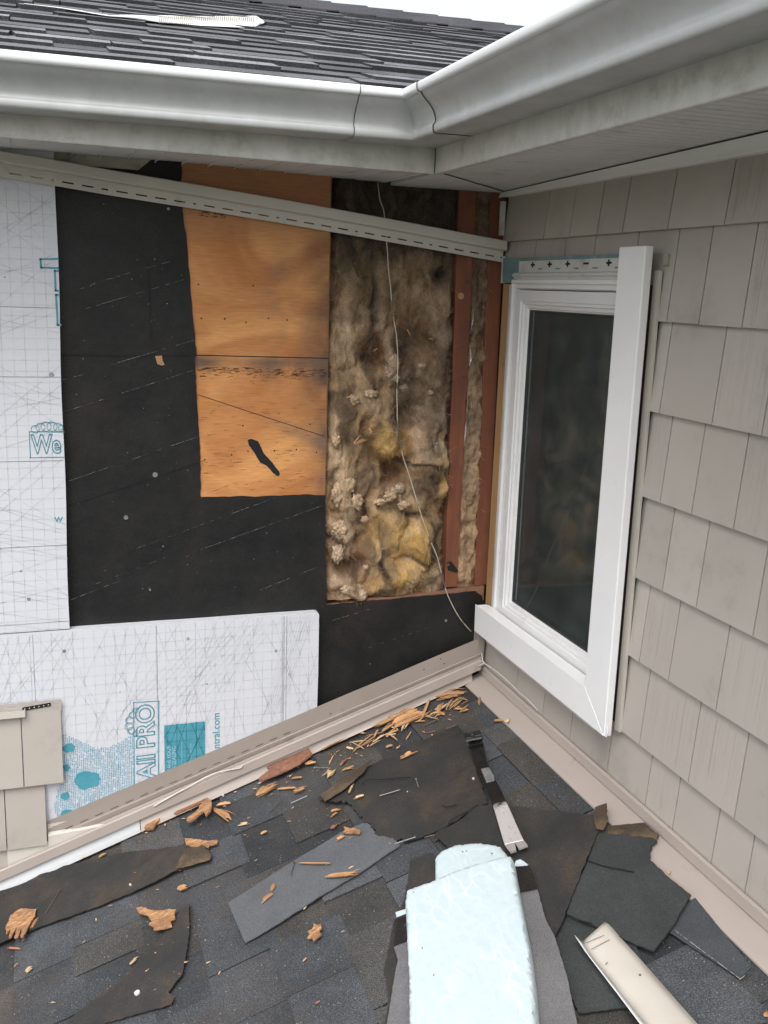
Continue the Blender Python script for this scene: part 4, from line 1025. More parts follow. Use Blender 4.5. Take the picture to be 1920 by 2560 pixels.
# corner part beyond B fascia: triangle between walls, ribs along mitre
n = 10
for i in range(n):
    a = -OV+.012+(OV-.012)*i/n; b = -OV+.012+(OV-.012)*(i+1)/n - .0015
    mb.hexa([(a, a, 1.3455), (b, b, 1.3455), (b, .015, 1.3455), (a, .015, 1.3455), (a, a, 1.358), (b, b, 1.358), (b, .015, 1.358), (a, .015, 1.358)])
mb.build('soffit', M['soffit'], eave)
mb = MB(); y = -4.2; prof = []
def zsB(y): return 1.3465 - .018*y
while y < -.0:
    prof += [(y, 0), (y+.024, 0), (y+.0262, .0035), (y+.0275, .0035)]; y += .029
secs = []
for xx in (-OV+.0122, .012):
    secs.append([Vector((xx, min(q[0], -.335) if xx < -.1 else min(q[0], -.0005), zsB(q[0])+q[1])) for q in prof])
mb.sweep(secs)
mb.build('soffit', M['soffit'], eave)
mb = MB(); mb.prism([(-OV+.014, -OV+.0, 1.3446), (-.004, -.006, 1.3448), (-.004, -.0035, 1.3448), (-OV+.0115, -OV+.0035, 1.3448)], (0,0,.001)); mb.build('mitre_joint', M['gasket'], eave)
# dirty wall trim on A under soffit, ends in torn point
mb = MB(); e = A(345, 424, -.012); e2 = A(385, 404, -.012)
mb.prism([(-3.6, -.002, 1.42), (-3.6, -.002, e.z+.002+.03), (-1.3, -.002, e.z+.004), (e.x, -.002, e.z-.001), (e2.x, -.002, 1.370)], (0, -.012, 0)); mb.build('wall_trim', M['dirtytrim'], eave)

# ------------------------------------------------------------------ gutter
gut = thing('rain_gutter', 'white aluminium gutter running round the inside corner of the eave', 'gutter', (-.45, -.45, 1.4))
PR = [(.0005, 1.481), (.0005, 1.3955), (.004, 1.395), (.083, 1.395), (.086, 1.3965), (.0875, 1.400), (.088, 1.409), (.0865, 1.4115), (.084, 1.4135), (.083, 1.417), (.0835, 1.423), (.086, 1.431), (.090, 1.439), (.096, 1.447), (.103, 1.454), (.109, 1.4595), (.1135, 1.465), (.116, 1.4695)]
LP = [(.116, 1.4695), (.1205, 1.470), (.1235, 1.4715), (.125, 1.476), (.1255, 1.4845), (.124, 1.4875), (.119, 1.489), (.112, 1.4885), (.1115, 1.480)]
def runA(mb, prof, x0, x1, o_=0, m=0, mitre=False):
    s0 = [Vector((x0, -OV-d-o_, z-(o_ if d > .001 and z < 1.4 else 0))) for d, z in prof]
    if mitre: s1_ = [Vector((-OV-d-o_, -OV-d-o_, z-(o_ if d > .001 and z < 1.4 else 0))) for d, z in prof]
    else: s1_ = [Vector((x1, -OV-d-o_, z)) for d, z in prof]
    mb.sweep([s0, s1_], m)
def runB(mb, prof, y0, y1, o_=0, m=0, mitre=False):
    s0 = [Vector((-OV-d-o_, y0, z-(o_ if d > .001 and z < 1.4 else 0))) for d, z in prof]
    if mitre: s0 = [Vector((-OV-d-o_, -OV-d-o_, z-(o_ if d > .001 and z < 1.4 else 0))) for d, z in prof]
    s1_ = [Vector((-OV-d-o_, y1, z-(o_ if d > .001 and z < 1.4 else 0))) for d, z in prof]
    mb.sweep([s0, s1_], m)
for fn, a, b in ((runA, -3.7, -.50), (runB, -.50, -4.2)):
    mb = MB(); fn(mb, PR, a, b); g_ = mb.build('gutter_run', M['gutter'], gut, smooth=.9)
    mb = MB(); fn(mb, LP, a, b); mb.build('lip', M['lip'], g_, smooth=.9)
mb = MB(); runA(mb, PR, -.549, 0, .0016, 0, True); runB(mb, PR, 0, -.545, .0016, 0, True); g_ = mb.build('corner_piece', M['gutter'], gut, smooth=.9)
mb = MB(); runA(mb, LP, -.549, 0, .0016, 0, True); runB(mb, LP, 0, -.545, .0016, 0, True); mb.build('lip', M['lip'], g_, smooth=.9)
mb = MB()
s_ = [Vector((-.5495, -OV-d-.0022, z)) for d, z in (PR+LP[1:6])[3:]]; mb.tube(s_, .0008, 5); mb.build('sealant_seam', M['gasket'], g_); mb = MB()
s_ = [Vector((-OV-d-.0022, -.5455, z)) for d, z in (PR+LP[1:6])[2:]]; mb.tube(s_, .0008, 5)
mb.build('sealant_seam', M['gasket'], g_)

# ------------------------------------------------------------------ upper roof
ur = thing('upper_roof', 'dark grey shingled upper roof rising behind the gutter', 'roof', (-.3, .5, 1.6))
PT = .333; eA = -.375; ez = 1.4845
def PA(s, x, h):      # s measured up-slope in plan from eave A (courses step "down": s decreasing)
    n_ = Vector((0, -PT, 1)).normalized(); k = 1/math.sqrt(1+PT*PT)
    return Vector((x, eA, ez)) + Vector((0, k, PT*k))*s + n_*h
TOP = 2.0*math.sqrt(1+PT*PT)
R = random.Random(44); mb = MB()
def clipA(sb, a, b):
    y = eA + sb/math.sqrt(1+PT*PT); return a < y+.10
nC = 21; ex = TOP/nC
for k in range(nC):
    sb = k*ex; st = sb+ex+.03
    x = -4.0+R.uniform(-.1, 0)
    ymax = eA + sb/math.sqrt(1+PT*PT)
    while x < ymax+.02:
        wd = R.uniform(.10, .30); x1 = min(x+wd, ymax+.06); up = R.random() < .6
        hb = .0135 if up else .0075; ht = .0045 if up else .001
        g = R.uniform(.11, .19)*(1.15 if up else .7); c = (g*.98, g*1.0, g*1.08)
        sj = R.uniform(-.003, .003); sk = R.choice((0, 0, .006, .012)) if up else 0
        dst = ex+.03; y1_ = eA+st/math.sqrt(1+PT*PT); x1t = x1+(0 if x1 < ymax else dst*.9)
        V = [PA(sb+sj, x+sk, -.02), PA(sb+sj, x1-sk*.5, -.02), PA(st, x1t, -.02), PA(st, x, -.02), PA(sb+sj, x+sk, hb), PA(sb+sj, x1-sk*.5, hb), PA(st, x1t, ht), PA(st, x, ht)]
        mb.mesh(V, [(4,5,6,7)], 0, c); mb.mesh(V, [(0,1,5,4),(1,2,6,5),(3,0,4,7)], 0, tuple(q*.28 for q in c))  # tops tinted bright, butts dark: shadow lines of the courses painted in
        x = x1
mb.build('shingles', M['shingletop'], ur)
# B side of the upper roof, meeting at the valley
mb = MB(); 
def PB(s, y, h):
    n_ = Vector((-PT, 0, 1)).normalized(); k = 1/math.sqrt(1+PT*PT)
    return Vector((eA, y, ez)) + Vector((k, 0, PT*k))*s + n_*h
for k in range(nC):
    sb = k*ex; st = sb+ex+.03; ymax = eA+sb/math.sqrt(1+PT*PT); y = -4.4
    while y < ymax:
        wd = R.uniform(.10, .30); y1 = min(y+wd, ymax+.04); up = R.random() < .6; hb = .014 if up else .008; ht = .0045 if up else .001
        g = R.uniform(.060, .088); c = (g*.98, g*.98, g*1.12); y1t = y1+(0 if y1 < ymax else ex)
        V = [PB(sb, y, -.02), PB(sb, y1, -.02), PB(st, y1t, -.02), PB(st, y, -.02), PB(sb, y, hb), PB(sb, y1, hb), PB(st, y1t, ht), PB(st, y, ht)]
        mb.mesh(V, [(4,5,6,7)], 0, c); mb.mesh(V, [(0,1,5,4),(1,2,6,5),(3,0,4,7)], 0, tuple(q*.5 for q in c)); y = y1  # shade of the butts painted into the tint here too
mb.build('shingles', M['shingletop'], ur)
mb = MB(); yr = eA+2.0; zr = ez+2.0*PT
x = -4.0
while x < 1.7:      # ridge caps
    mb.prism([(x, yr-.13, zr-.13*PT+.010), (x, yr, zr+.030), (x, yr+.13, zr-.13*PT+.010), (x, yr+.13, zr-.13*PT), (x, yr, zr+.012), (x, yr-.13, zr-.13*PT)], (.2, 0, .006)); x += .15
c_ = (.05, .05, .057); mb.c = [c_]*len(mb.f); mb.hasc = True
mb.build('ridge_cap', M['shingletop'], ur)
mb = MB(); mb.face([(-4, yr, zr), (3.6, yr, zr), (3.6, yr+2.5, zr-2.5*PT), (-4, yr+2.5, zr-2.5*PT)], 0, (.05,.05,.055)); mb.build('back_slope', M['shingletop'], ur)
mb = MB(); mb.face([(eA+2, -4.4, zr), (eA+2, yr, zr), (eA+4.5, yr, zr-2.5*PT), (eA+4.5, -4.4, zr-2.5*PT)], 0, (.05,.05,.055)); mb.build('back_slope', M['shingletop'], ur)
mb = MB(); mb.prism([(-4, eA-.004, ez-.004), (eA-.004, eA-.004, ez-.004), (eA-.004, -4.4, ez-.004), (-OV-.0005, -4.4, ez-.004), (-OV-.0005, -OV-.0005, ez-.004), (-4, -OV-.0005, ez-.004)], (0,0,.006)); mb.build('drip_edge', M['lip'], ur)

# mesh guard strip lying on upper roof
def UPa(px, py, h=.02):
    v = ray(px, py); n_ = Vector((0, -PT, 1)); p0 = Vector((0, eA, ez+h)); return CAM + v*((p0-CAM).dot(n_)/v.dot(n_))
gs = thing('mesh_guard', 'torn strip of white gutter mesh lying loose on the upper roof', 'mesh strip', UPa(500, 50))
tp = [(60,8),(150,18),(270,36),(400,38),(500,40),(590,40),(640,39),(668,57)]; bt = [(60,10),(150,21),(270,42),(400,55),(500,64),(590,68),(625,69),(660,60)]
mb = MB(); R = random.Random(3)
secs = []
for i in range(len(tp)-1):
    for q in range(6):
        t = q/6; a = Vector(tp[i]).lerp(Vector(tp[i+1]), t); b = Vector(bt[i]).lerp(Vector(bt[i+1]), t)
        secs.append([UPa(a.x+(b.x-a.x)*u, a.y+(b.y-a.y)*u, .010+.006*math.sin(u*3.14)) for u in (0, .33, .66, 1)])
mb.sweep(secs); mb.build('strip', M['edgewhite'], gs, smooth=True)
mb = MB()
for i in range(46):
    t = i/46; x = 400+t*240; a = UPa(x, 41, .012); b = UPa(x-2, 65-(1-t)*8, .012); mb.tube([a, (a+b)/2+Vector((0,0,.007)), b], .0013, 4)
mb.build('mesh_ribs', M['dirtytrim'], gs)['kind'] = 'stuff'

# ------------------------------------------------------------------ wires
wt = [(941,440),(946,470),(950,500),(960,531),(966,600),(969,632),(971,670),(977,725),(981,780),(990,830),(994,880),(994,940),(992,980),(993,1015),(994,1057),(1005,1132),(1022,1185),(1041,1248),(1055,1293),(1077,1354),(1094,1395),(1108,1451),(1119,1487),(1133,1517),(1140,1530),(1155,1553),(1178,1579)]
mb = MB(); P = []
for i, (px, py) in enumerate(wt): P.append(A(px, py, -.004 if py < 560 else (-.008 if py < 700 else -.022)))
def smoothp(P, k=4):
    out = []
    for i in range(len(P)-1):
        p0, p1, p2, p3 = P[max(i-1,0)], P[i], P[i+1], P[min(i+2, len(P)-1)]
        for q in range(k):
            t = q/k; out.append(.5*((2*p1)+(p2-p0)*t+(2*p0-5*p1+4*p2-p3)*t*t+(3*p1-p0-3*p2+p3)*t*t*t))
    out.append(P[-1]); return out
mb.tube(smoothp(P), .0014, 6)
tag(mb.build('wall_wire', M['wire'], None, smooth=True, origin=P[0]), 'thin brown and white wire hanging down over the exposed insulation', 'wire')
mb = MB(); P = [B(1205,1632,-.024), B(1206,1645,-.03), B(1210,1657,-.03)] + [B(px, py, -.020) for px, py in ((1229,1670),(1250,1686),(1277,1710),(1300,1733),(1322,1751),(1344,1776))]
mb.tube(smoothp(P), .0016, 6); mb.tube([B(1210,1658,-.03), B(1201,1663,-.035), B(1192,1667,-.04)], .0016, 6)
tag(mb.build('corner_wire', M['whitewire'], None, smooth=True, origin=P[0]), 'white wire coming out of the corner and lying along the apron under the window', 'wire')
mb = MB(); P = [A(px, py, -.068) for px, py in ((384,2016),(410,2001),(440,1984),(472,1967),(495,1954),(517,1942),(545,1931),(578,1924),(600,1920),(606,1914))]
mb.tube(smoothp(P), .0021, 6)
tag(mb.build('loose_cable', M['whitewire'], None, smooth=True, origin=P[4]), 'white cable bowing loosely out of the slotted tan flashing at left', 'cable')

# ------------------------------------------------------------------ scraps on the lower roof
FG = None
roof_sheet('felt_scrap', [(51,2176),(70,2168),(130,2168),(211,2153),(331,2128),(430,2118),(500,2112),(524,2130),(525,2150),(440,2178),(355,2220),(240,2268),(97,2318),(0,2360),(-90,2395),(-90,2230),(25,2216)], .008, .002, M['feltroof'], seed=5, wob=.006, ragged={6,7}, label='long dark felt strip lying along the shingles at far left, brown at its right tip', cat='felt scrap')
roof_sheet('felt_scrap', [(460,2127),(505,2112),(524,2130),(525,2149),(470,2166),(440,2172)], .0155, .001, M['feltbrown'], seed=6, wob=.003, ragged={0,1,2}, label='small brown torn paper flap at the right tip of the long felt strip', cat='felt scrap')
roof_sheet('felt_scrap', [(440,2290),(460,2266),(474,2261),(474,2325),(466,2390),(457,2435),(430,2470),(420,2481),(437,2490),(428,2510),(347,2533),(240,2566),(150,2590),(190,2535),(289,2458),(350,2400),(400,2348)], .006, .0016, M['feltroof'], seed=7, wob=.004, label='dark curved triangular felt piece with a nail hole at the lower left', cat='felt scrap')
roof_sheet('shingle_offcut', [(570,2258),(592,2310),(613,2356),(700,2305),(810,2235),(900,2180),(1000,2112),(985,2095),(940,2084),(925,2062),(915,2055),(860,2075),(790,2118),(720,2160),(640,2212)], .008, .0028, M['grayshingle'], seed=8, wob=.003, rag=.0008, label='flat lighter grey shingle offcut lying in the middle of the roof', cat='shingle piece')
roof_sheet('felt_scrap', [(1143,1808),(1160,1840),(1176,1879),(1200,1950),(1219,2007),(1195,2018),(1150,2049),(1100,2076),(1025,2100),(965,2090),(940,2084),(925,2057),(906,2049),(880,2020),(872,2010),(800,2000),(802,1988),(860,1945),(895,1920),(960,1895),(1040,1860),(1100,1828)], .009, .002, M['feltroof'], seed=9, wob=.009, ragged={8,9,10,11,12,13,14,15}, label='big crumpled dark felt sheet left of the pry bar in the middle of the roof', cat='felt scrap')
roof_sheet('felt_scrap', [(801,1986),(850,1950),(893,1922),(930,1900),(905,1935),(860,1975),(812,2005)], .022, .001, M['feltbrown'], seed=10, wob=.004, label='brown stained paper strip on the left edge of the big crumpled felt', cat='felt scrap')
# pieces by wall B
roof_sheet('felt_scrap', [(1417,2290),(1470,2310),(1530,2340),(1590,2360),(1640,2480),(1600,2516),(1446,2533),(1410,2440),(1380,2345)], .006, .002, M['feltgreen'], seed=11, wob=.003, label='dark slate scrap partly under the bent cream metal at lower right', cat='felt scrap')
roof_sheet('felt_scrap', [(1515,2067),(1560,2060),(1611,2056),(1646,2088),(1642,2104),(1630,2112),(1622,2146),(1670,2192),(1727,2238),(1690,2300),(1634,2377),(1568,2351),(1417,2285),(1440,2215),(1472,2151),(1492,2088)], .016, .004, [M['feltgreen']], seed=12, wob=.004, rag=.0008, ragged={3,4,5}, label='thick dark square felt piece lying over the apron flashing at right', cat='felt scrap')
roof_sheet('felt_scrap', [(1517,2068),(1560,2061),(1609,2057),(1644,2088),(1640,2100),(1610,2092),(1560,2082),(1520,2086)], .0185, .0008, M['feltbrown'], seed=19, wob=.002, ragged={4,5,6}, label='brown weathered strip along the top of the thick square felt piece', cat='felt scrap')
roof_sheet('felt_scrap', [(1085,2085),(1150,2050),(1197,2015),(1300,2018),(1400,2026),(1481,2034),(1495,2030),(1518,2053),(1492,2088),(1470,2140),(1440,2215),(1410,2290),(1385,2345),(1350,2290),(1310,2200),(1250,2160),(1120,2120)], .020, .002, M['feltroof'], seed=13, wob=.007, label='wide dark felt sheet under the claw end of the pry bar', cat='felt scrap')
# curled tab
cs_, cy_ = RU(1500, 2045)
roof_sheet('felt_scrap', [(1484,2050),(1487,2018),(1517,2008),(1519,2050),(1508,2075),(1490,2070)], .030, .0015, M['feltbrown'], seed=14, wob=.002, curl=[(RU(1502,2010)[0], RU(1502,2010)[1], .05, .02)], label='small brown tab curling upward beside the apron flashing', cat='felt scrap')
roof_sheet('felt_scrap', [(1027,2150),(1012,2244),(985,2300),(960,2420),(972,2500),(950,2620),(1080,2620),(1100,2300),(1120,2180),(1080,2130)], .007, .002, M['feltroof'], seed=15, wob=.004, label='dark felt piece sticking out left of the white film bundle', cat='felt scrap')
roof_sheet('shingle_offcut', [(1672,2330),(1700,2268),(1738,2244),(1878,2418),(1849,2446),(1780,2400)], .0065, .0024, M['slate'], seed=16, wob=.001, rag=.0004, label='slate grey shingle strip against the apron flashing at lower right', cat='shingle piece')
mb = MB()
for p, q in (((1686,2325),(1850,2447)),((1849,2449),(1880,2424))):
    a = RH(*p, .0125); b = RH(*q, .0125); mb.tube([a, b], .0005, 4)
tag(mb.build('chalk_string', M['chalkpale'], None, origin=a), 'thin pale line on the slate shingle by the apron flashing', 'string')
mb = MB(); p = RH(348,2493, .0); mb.tube([p+UN*.010, p+UN*.014], .006, 12)
tag(mb.build('nail_dimple', M['speck'], None, origin=p), 'pale round washer on the dark curved felt triangle', 'washer')

# ------------------------------------------------------------------ membrane and film bundle
mem = thing('membrane_strip', 'grey granulated membrane strip with black tape bands under the white film', 'membrane', RH(1250, 2450, .01))
pts = [(1287,2165),(1320,2158),(1344,2225),(1365,2300),(1388,2345),(1420,2450),(1450,2600),(960,2600),(985,2450),(995,2400),(985,2368),(1010,2280),(1100,2200)]
s0_ = RU(1250, 2400)
def memh(u, v): return .0
def part_sheet(name, px, h, th, mat, parent, seed, **k): return roof_sheet(name, px, h, th, mat, seed=seed, parent=parent, **k)
part_sheet('membrane', pts, .030, .003, M['membrane'], mem, 31, wob=.004, rag=.0006)
part_sheet('tape_band', [(1287,2168),(1322,2163),(1336,2190),(1343,2224),(1297,2232)], .034, .0006, M['asphalt'], mem, 32, wob=.003, rag=.0006)
part_sheet('tape_band', [(990,2298),(1015,2290),(1022,2350),(984,2364)], .0345, .0006, M['asphalt'], mem, 33, wob=.003, rag=.0006)
part_sheet('white_tab', [(1284,2166),(1290,2152),(1300,2148),(1312,2155),(1320,2163)], .037, .001, M['wrap'], mem, 34, wob=.002, rag=.0005)
part_sheet('white_tab', [(989,2282),(1030,2268),(1032,2278),(992,2294)], .037, .001, M['wrap'], mem, 35, wob=.002, rag=.0005)
bun = thing('film_bundle', 'folded bundle of bright white release film lying on the roof in front', 'plastic film', RH(1160, 2400, .03))
def film(name, px, h, seed, topc, th=.014):
    P = [RU(*p, h+th) for p in px]; P = outline(P, .007, .0002, seed); v, f = tri(P, .0060, seed)
    def edge(u, w_):
        d = 9
        for i in range(len(P)):
            a = P[i]; b = P[(i+1) % len(P)]; ab = (b[0]-a[0], b[1]-a[1]); L2 = ab[0]**2+ab[1]**2 or 1e-9
            t = max(0, min(1, ((u-a[0])*ab[0]+(w_-a[1])*ab[1])/L2)); d = min(d, math.hypot(u-a[0]-ab[0]*t, w_-a[1]-ab[1]*t))
        return d
    def fn(u, w_):
        d = edge(u, w_); r = min(1, d/.006); hh = h + th*math.sqrt(max(0, 1-(1-r)**2))
        q = noise.ridged_multi_fractal(Vector((u*13+noise.noise(Vector((u*9, w_*4, seed)))*.8, w_*3.6, seed)), .9, 2.1, 4, 1, 2)
        hh += .0014*(q-.8)*r + .0022*noise.noise(Vector((u*9, w_*5, seed+3)))*r + .0006*noise.noise(Vector((u*60, w_*40, seed+3)))*r
        return RP(u, w_, hh), UN
    F = []
    for t in f:
        a, b, c_ = [v[i] for i in t[:3]]; s_ = (b[0]-a[0])*(c_[1]-a[1]) - (b[1]-a[1])*(c_[0]-a[0]); F.append(tuple(t) if s_ > 0 else tuple(t)[::-1])
    mb = MB(); solid(mb, v, F, fn, .022 if topc else .012); return mb.build(name, M['wrap'], bun, smooth=1.0)
film('lower_fold', [(1086,2142),(1102,2126),(1140,2109),(1200,2104),(1250,2112),(1268,2135),(1262,2240),(1180,2300),(1086,2280)], .036, 51, False, .008)
film('upper_fold', [(1015,2222),(1048,2210),(1088,2196),(1150,2170),(1272,2135),(1280,2140),(1290,2195),(1302,2260),(1320,2355),(1332,2450),(1345,2640),(1020,2640),(1019,2440),(1010,2250)], .058, 52, True, .012)
mb = MB(); R = random.Random(5)
for px, py, hh in ((1033,2231,.0715),(1084,2439,.072),(1055,2372,.072),(1158,2129,.046),(1165,2128,.046),(1228,2133,.046),(1229,2137,.046),(1226,2131,.046)):
    mb = MB(); a = RH(px, py, hh); mb.tube([a, a+Vector((R.uniform(-.003,.003), R.uniform(-.003,.003), .0004))], .0007, 5); mb.build('grit', M['blackhole'], bun)

# bent cream metal
sm = thing('metal_offcut', 'bent length of cream coil metal lying on the roof at lower right', 'sheet metal', RH(1600, 2450, .01))
def rs(px, py, h): return RH(px, py, h)
mb = MB()
near = [(1455,2355),(1480,2395),(1513,2436),(1560,2495),(1620,2570),(1680,2650)]; far = [(1515,2302),(1551,2343),(1600,2397),(1650,2453),(1744,2560),(1830,2650)]; fl_ = [(1436,2338),(1462,2378),(1497,2424),(1545,2487),(1600,2560),(1655,2640)]
secs = []
for i in range(len(near)-1):
    for q in range(5):
        t = q/5; n_ = Vector(near[i]).lerp(Vector(near[i+1]), t); f_ = Vector(far[i]).lerp(Vector(far[i+1]), t)
        secs.append([rs(n_.x+(f_.x-n_.x)*u, n_.y+(f_.y-n_.y)*u, .012+.010*math.sin(u*2.6)+.003*noise.noise(Vector((u*2, i+t, 3)))) for u in (0, .2, .4, .6, .8, 1)])
mb.sweep(secs); fo = mb.build('face', M['scrapmetal'], sm, smooth=True); sol = fo.modifiers.new('thick', 'SOLIDIFY'); sol.thickness = .0008
mb = MB(); secs = []
for i in range(len(near)-1):
    for q in range(5):
        t = q/5; n_ = Vector(near[i]).lerp(Vector(near[i+1]), t); f_ = Vector(fl_[i]).lerp(Vector(fl_[i+1]), t)
        a = rs(n_.x, n_.y, .012); b = rs(f_.x, f_.y, .030); secs.append([a, (a+b)/2-UN*.002, b])
mb.sweep(secs); fo2 = mb.build('bent_flange', M['scrapback'], sm, smooth=True); sol = fo2.modifiers.new('thick', 'SOLIDIFY'); sol.thickness = .0008
for p, q in (((1478,2373),(1524,2349)),((1463,2358),(1510,2338))):
    mb = MB(); a = rs(*p, .0215); b = rs(*q, .0250); mb.tube([a, b], .0006, 4); mb.build('scratch', M['nailrust'], sm)
mb = MB(); a = rs(1514, 2411, .0225); mb.tube([a, a+Vector((.006,.004,.0))], .0008, 4); mb.build('scratch', M['nailrust'], sm)
mb = MB(); a = rs(1600, 2438, .0225); mb.tube([a, a+UN*.0012], .0022, 8); mb.build('hole', M['nailrust'], sm)

# ------------------------------------------------------------------ pry bar
pb = thing('pry_bar', 'flat black pry bar with worn bare steel claw lying on the torn felt', 'pry bar', RH(1250, 2000, .02))
Lp = [(1176,1875),(1184,1897),(1191,1920),(1209,1957),(1226,1995),(1243,2050),(1261,2111),(1276,2131)]
Rp = [(1209,1868),(1216,1895),(1223,1920),(1250,1970),(1275,2024),(1292,2063),(1309,2100),(1319,2113)]
hh = [.048, .042, .040, .040, .040, .040, .040, .041]
L3 = [RH(*p, h) for p, h in zip(Lp, hh)]; R3 = [RH(*p, h) for p, h in zip(Rp, hh)]
def bar(mb, i0, i1, th=.0052, n=5):
    secs = []
    for i in range(i0, i1):
        for q in range(n+(1 if i == i1-1 else 0)):
            t = q/n; a = L3[i].lerp(L3[i+1], t); b = R3[i].lerp(R3[i+1], t); d = (b-a).normalized()*.0012
            secs.append([a+UN*.0006-UN*.0012, a+d+UN*.0008, b-d+UN*.0008, b-UN*.0006, b-UN*th, a-UN*th])
    mb.sweep(secs, closed=True)
m_, nt_, p_ = newmat('worn_black_enamel')
v_ = coords(nt_); mk = ramp(nt_, noisy(nt_, v_, 90, 5, .7), [(.56, 0.0), (.66, 1.0)]); g1 = N(nt_, 'ShaderNodeSeparateXYZ'); nt_.links.new(N(nt_, 'ShaderNodeTexCoord').outputs['Object'], g1.inputs[0])
mr = N(nt_, 'ShaderNodeMapRange'); mr.inputs['From Min'].default_value = (RH(1255,2062, 0).y) - RH(1250,2000,0).y; mr.inputs['From Max'].default_value = (RH(1240,2012,0).y) - RH(1250,2000,0).y
mr.inputs['To Min'].default_value = 1; mr.inputs['To Max'].default_value = 0; nt_.links.new(g1.outputs[1], mr.inputs[0])
ad = N(nt_, 'ShaderNodeMath', operation='ADD'); nt_.links.new(mr.outputs[0], ad.inputs[0])
sc2 = N(nt_, 'ShaderNodeMath', operation='MULTIPLY'); nt_.links.new(noisy(nt_, v_, 45, 6, .75), sc2.inputs[0]); sc2.inputs[1].default_value = 1.0
sub = N(nt_, 'ShaderNodeMath', operation='SUBTRACT'); nt_.links.new(sc2.outputs[0], sub.inputs[0]); sub.inputs[1].default_value = .5
nt_.links.new(sub.outputs[0], ad.inputs[1]); fac = ramp(nt_, ad.outputs[0], [(.35, 0.0), (.65, 1.0)])
nt_.links.new(mix(nt_, (.009, .009, .010), mix(nt_, (.88, .86, .86), (.60, .58, .57), noisy(nt_, v_, 30, 5, .7)), fac), p_.inputs['Base Color'])
nt_.links.new(ramp(nt_, fac, [(0, 0.0), (1, .55)]), p_.inputs['Metallic']); nt_.links.new(ramp(nt_, noisy(nt_, v_, 60, 4, .6), [(.3, .22), (.7, .5)]), p_.inputs['Roughness'])
M['enamel'] = m_
mb = MB(); bar(mb, 0, 6); mb.build('shaft', M['enamel'], pb, smooth=.5)
# claw with V notch
mb = MB(); A0, B0, A1, B1 = L3[6], R3[6], L3[7], R3[7]; nt0 = RH(1287,2105, .0400); n1 = RH(1290,2126, .041); n2 = RH(1297,2122, .041)
for poly in ([A0, nt0, n1, A1], [nt0, B0, B1, n2]): mb.prism([q+UN*.0002 for q in poly], -UN*.0045)
mb.prism([L3[6], R3[6], nt0], -UN*.0047)
mb.build('claw', M['steel'], pb)
mb = MB(); c_ = RH(1260,2042, .0382); pts = [c_+UN*.0006+(UX*math.cos(a)+UY*math.sin(a))*.0042 for a in [k*.5236 for k in range(12)]]; tip = RH(1267,2061, .0394)
pts[9] = tip; mb.prism(pts, UN*.0004); mb.build('nail_slot', M['blackhole'], pb)
mb = MB()
hk = [(L3[0], R3[0]), (RH(1172,1866, .044), RH(1208,1858, .044)), (RH(1166,1852, .052), RH(1206,1844, .052)), (RH(1164,1842, .060), RH(1205,1834, .060)), (RH(1164,1850, .066), RH(1204,1842, .066))]
mb.sweep([[a, b, b-Vector((0,.004,.003)), a-Vector((0,.004,.003))] for a, b in hk], closed=True); mb.build('curved_heel', M['enamel'], pb, smooth=.6)
for a_, b_ in (((1166,1846),(1180,1843)), ((1187,1840),(1205,1836))):
    mb = MB(); p, q = RH(*a_, .066), RH(*b_, .066); mb.prism([p, q, q+Vector((0,.016,.006)), p+Vector((0,.016,.006))], (0, -.001, -.005)); mb.build('heel_prong', M['enamel'], pb, bevel=.001)
part_sheet('worn_label', [(1203,1922),(1221,1918),(1235,1940),(1236,1952),(1216,1957)], .0410, .0004, M['nailmetal'], pb, 37, wob=.0004, rag=.0006, step=.01)

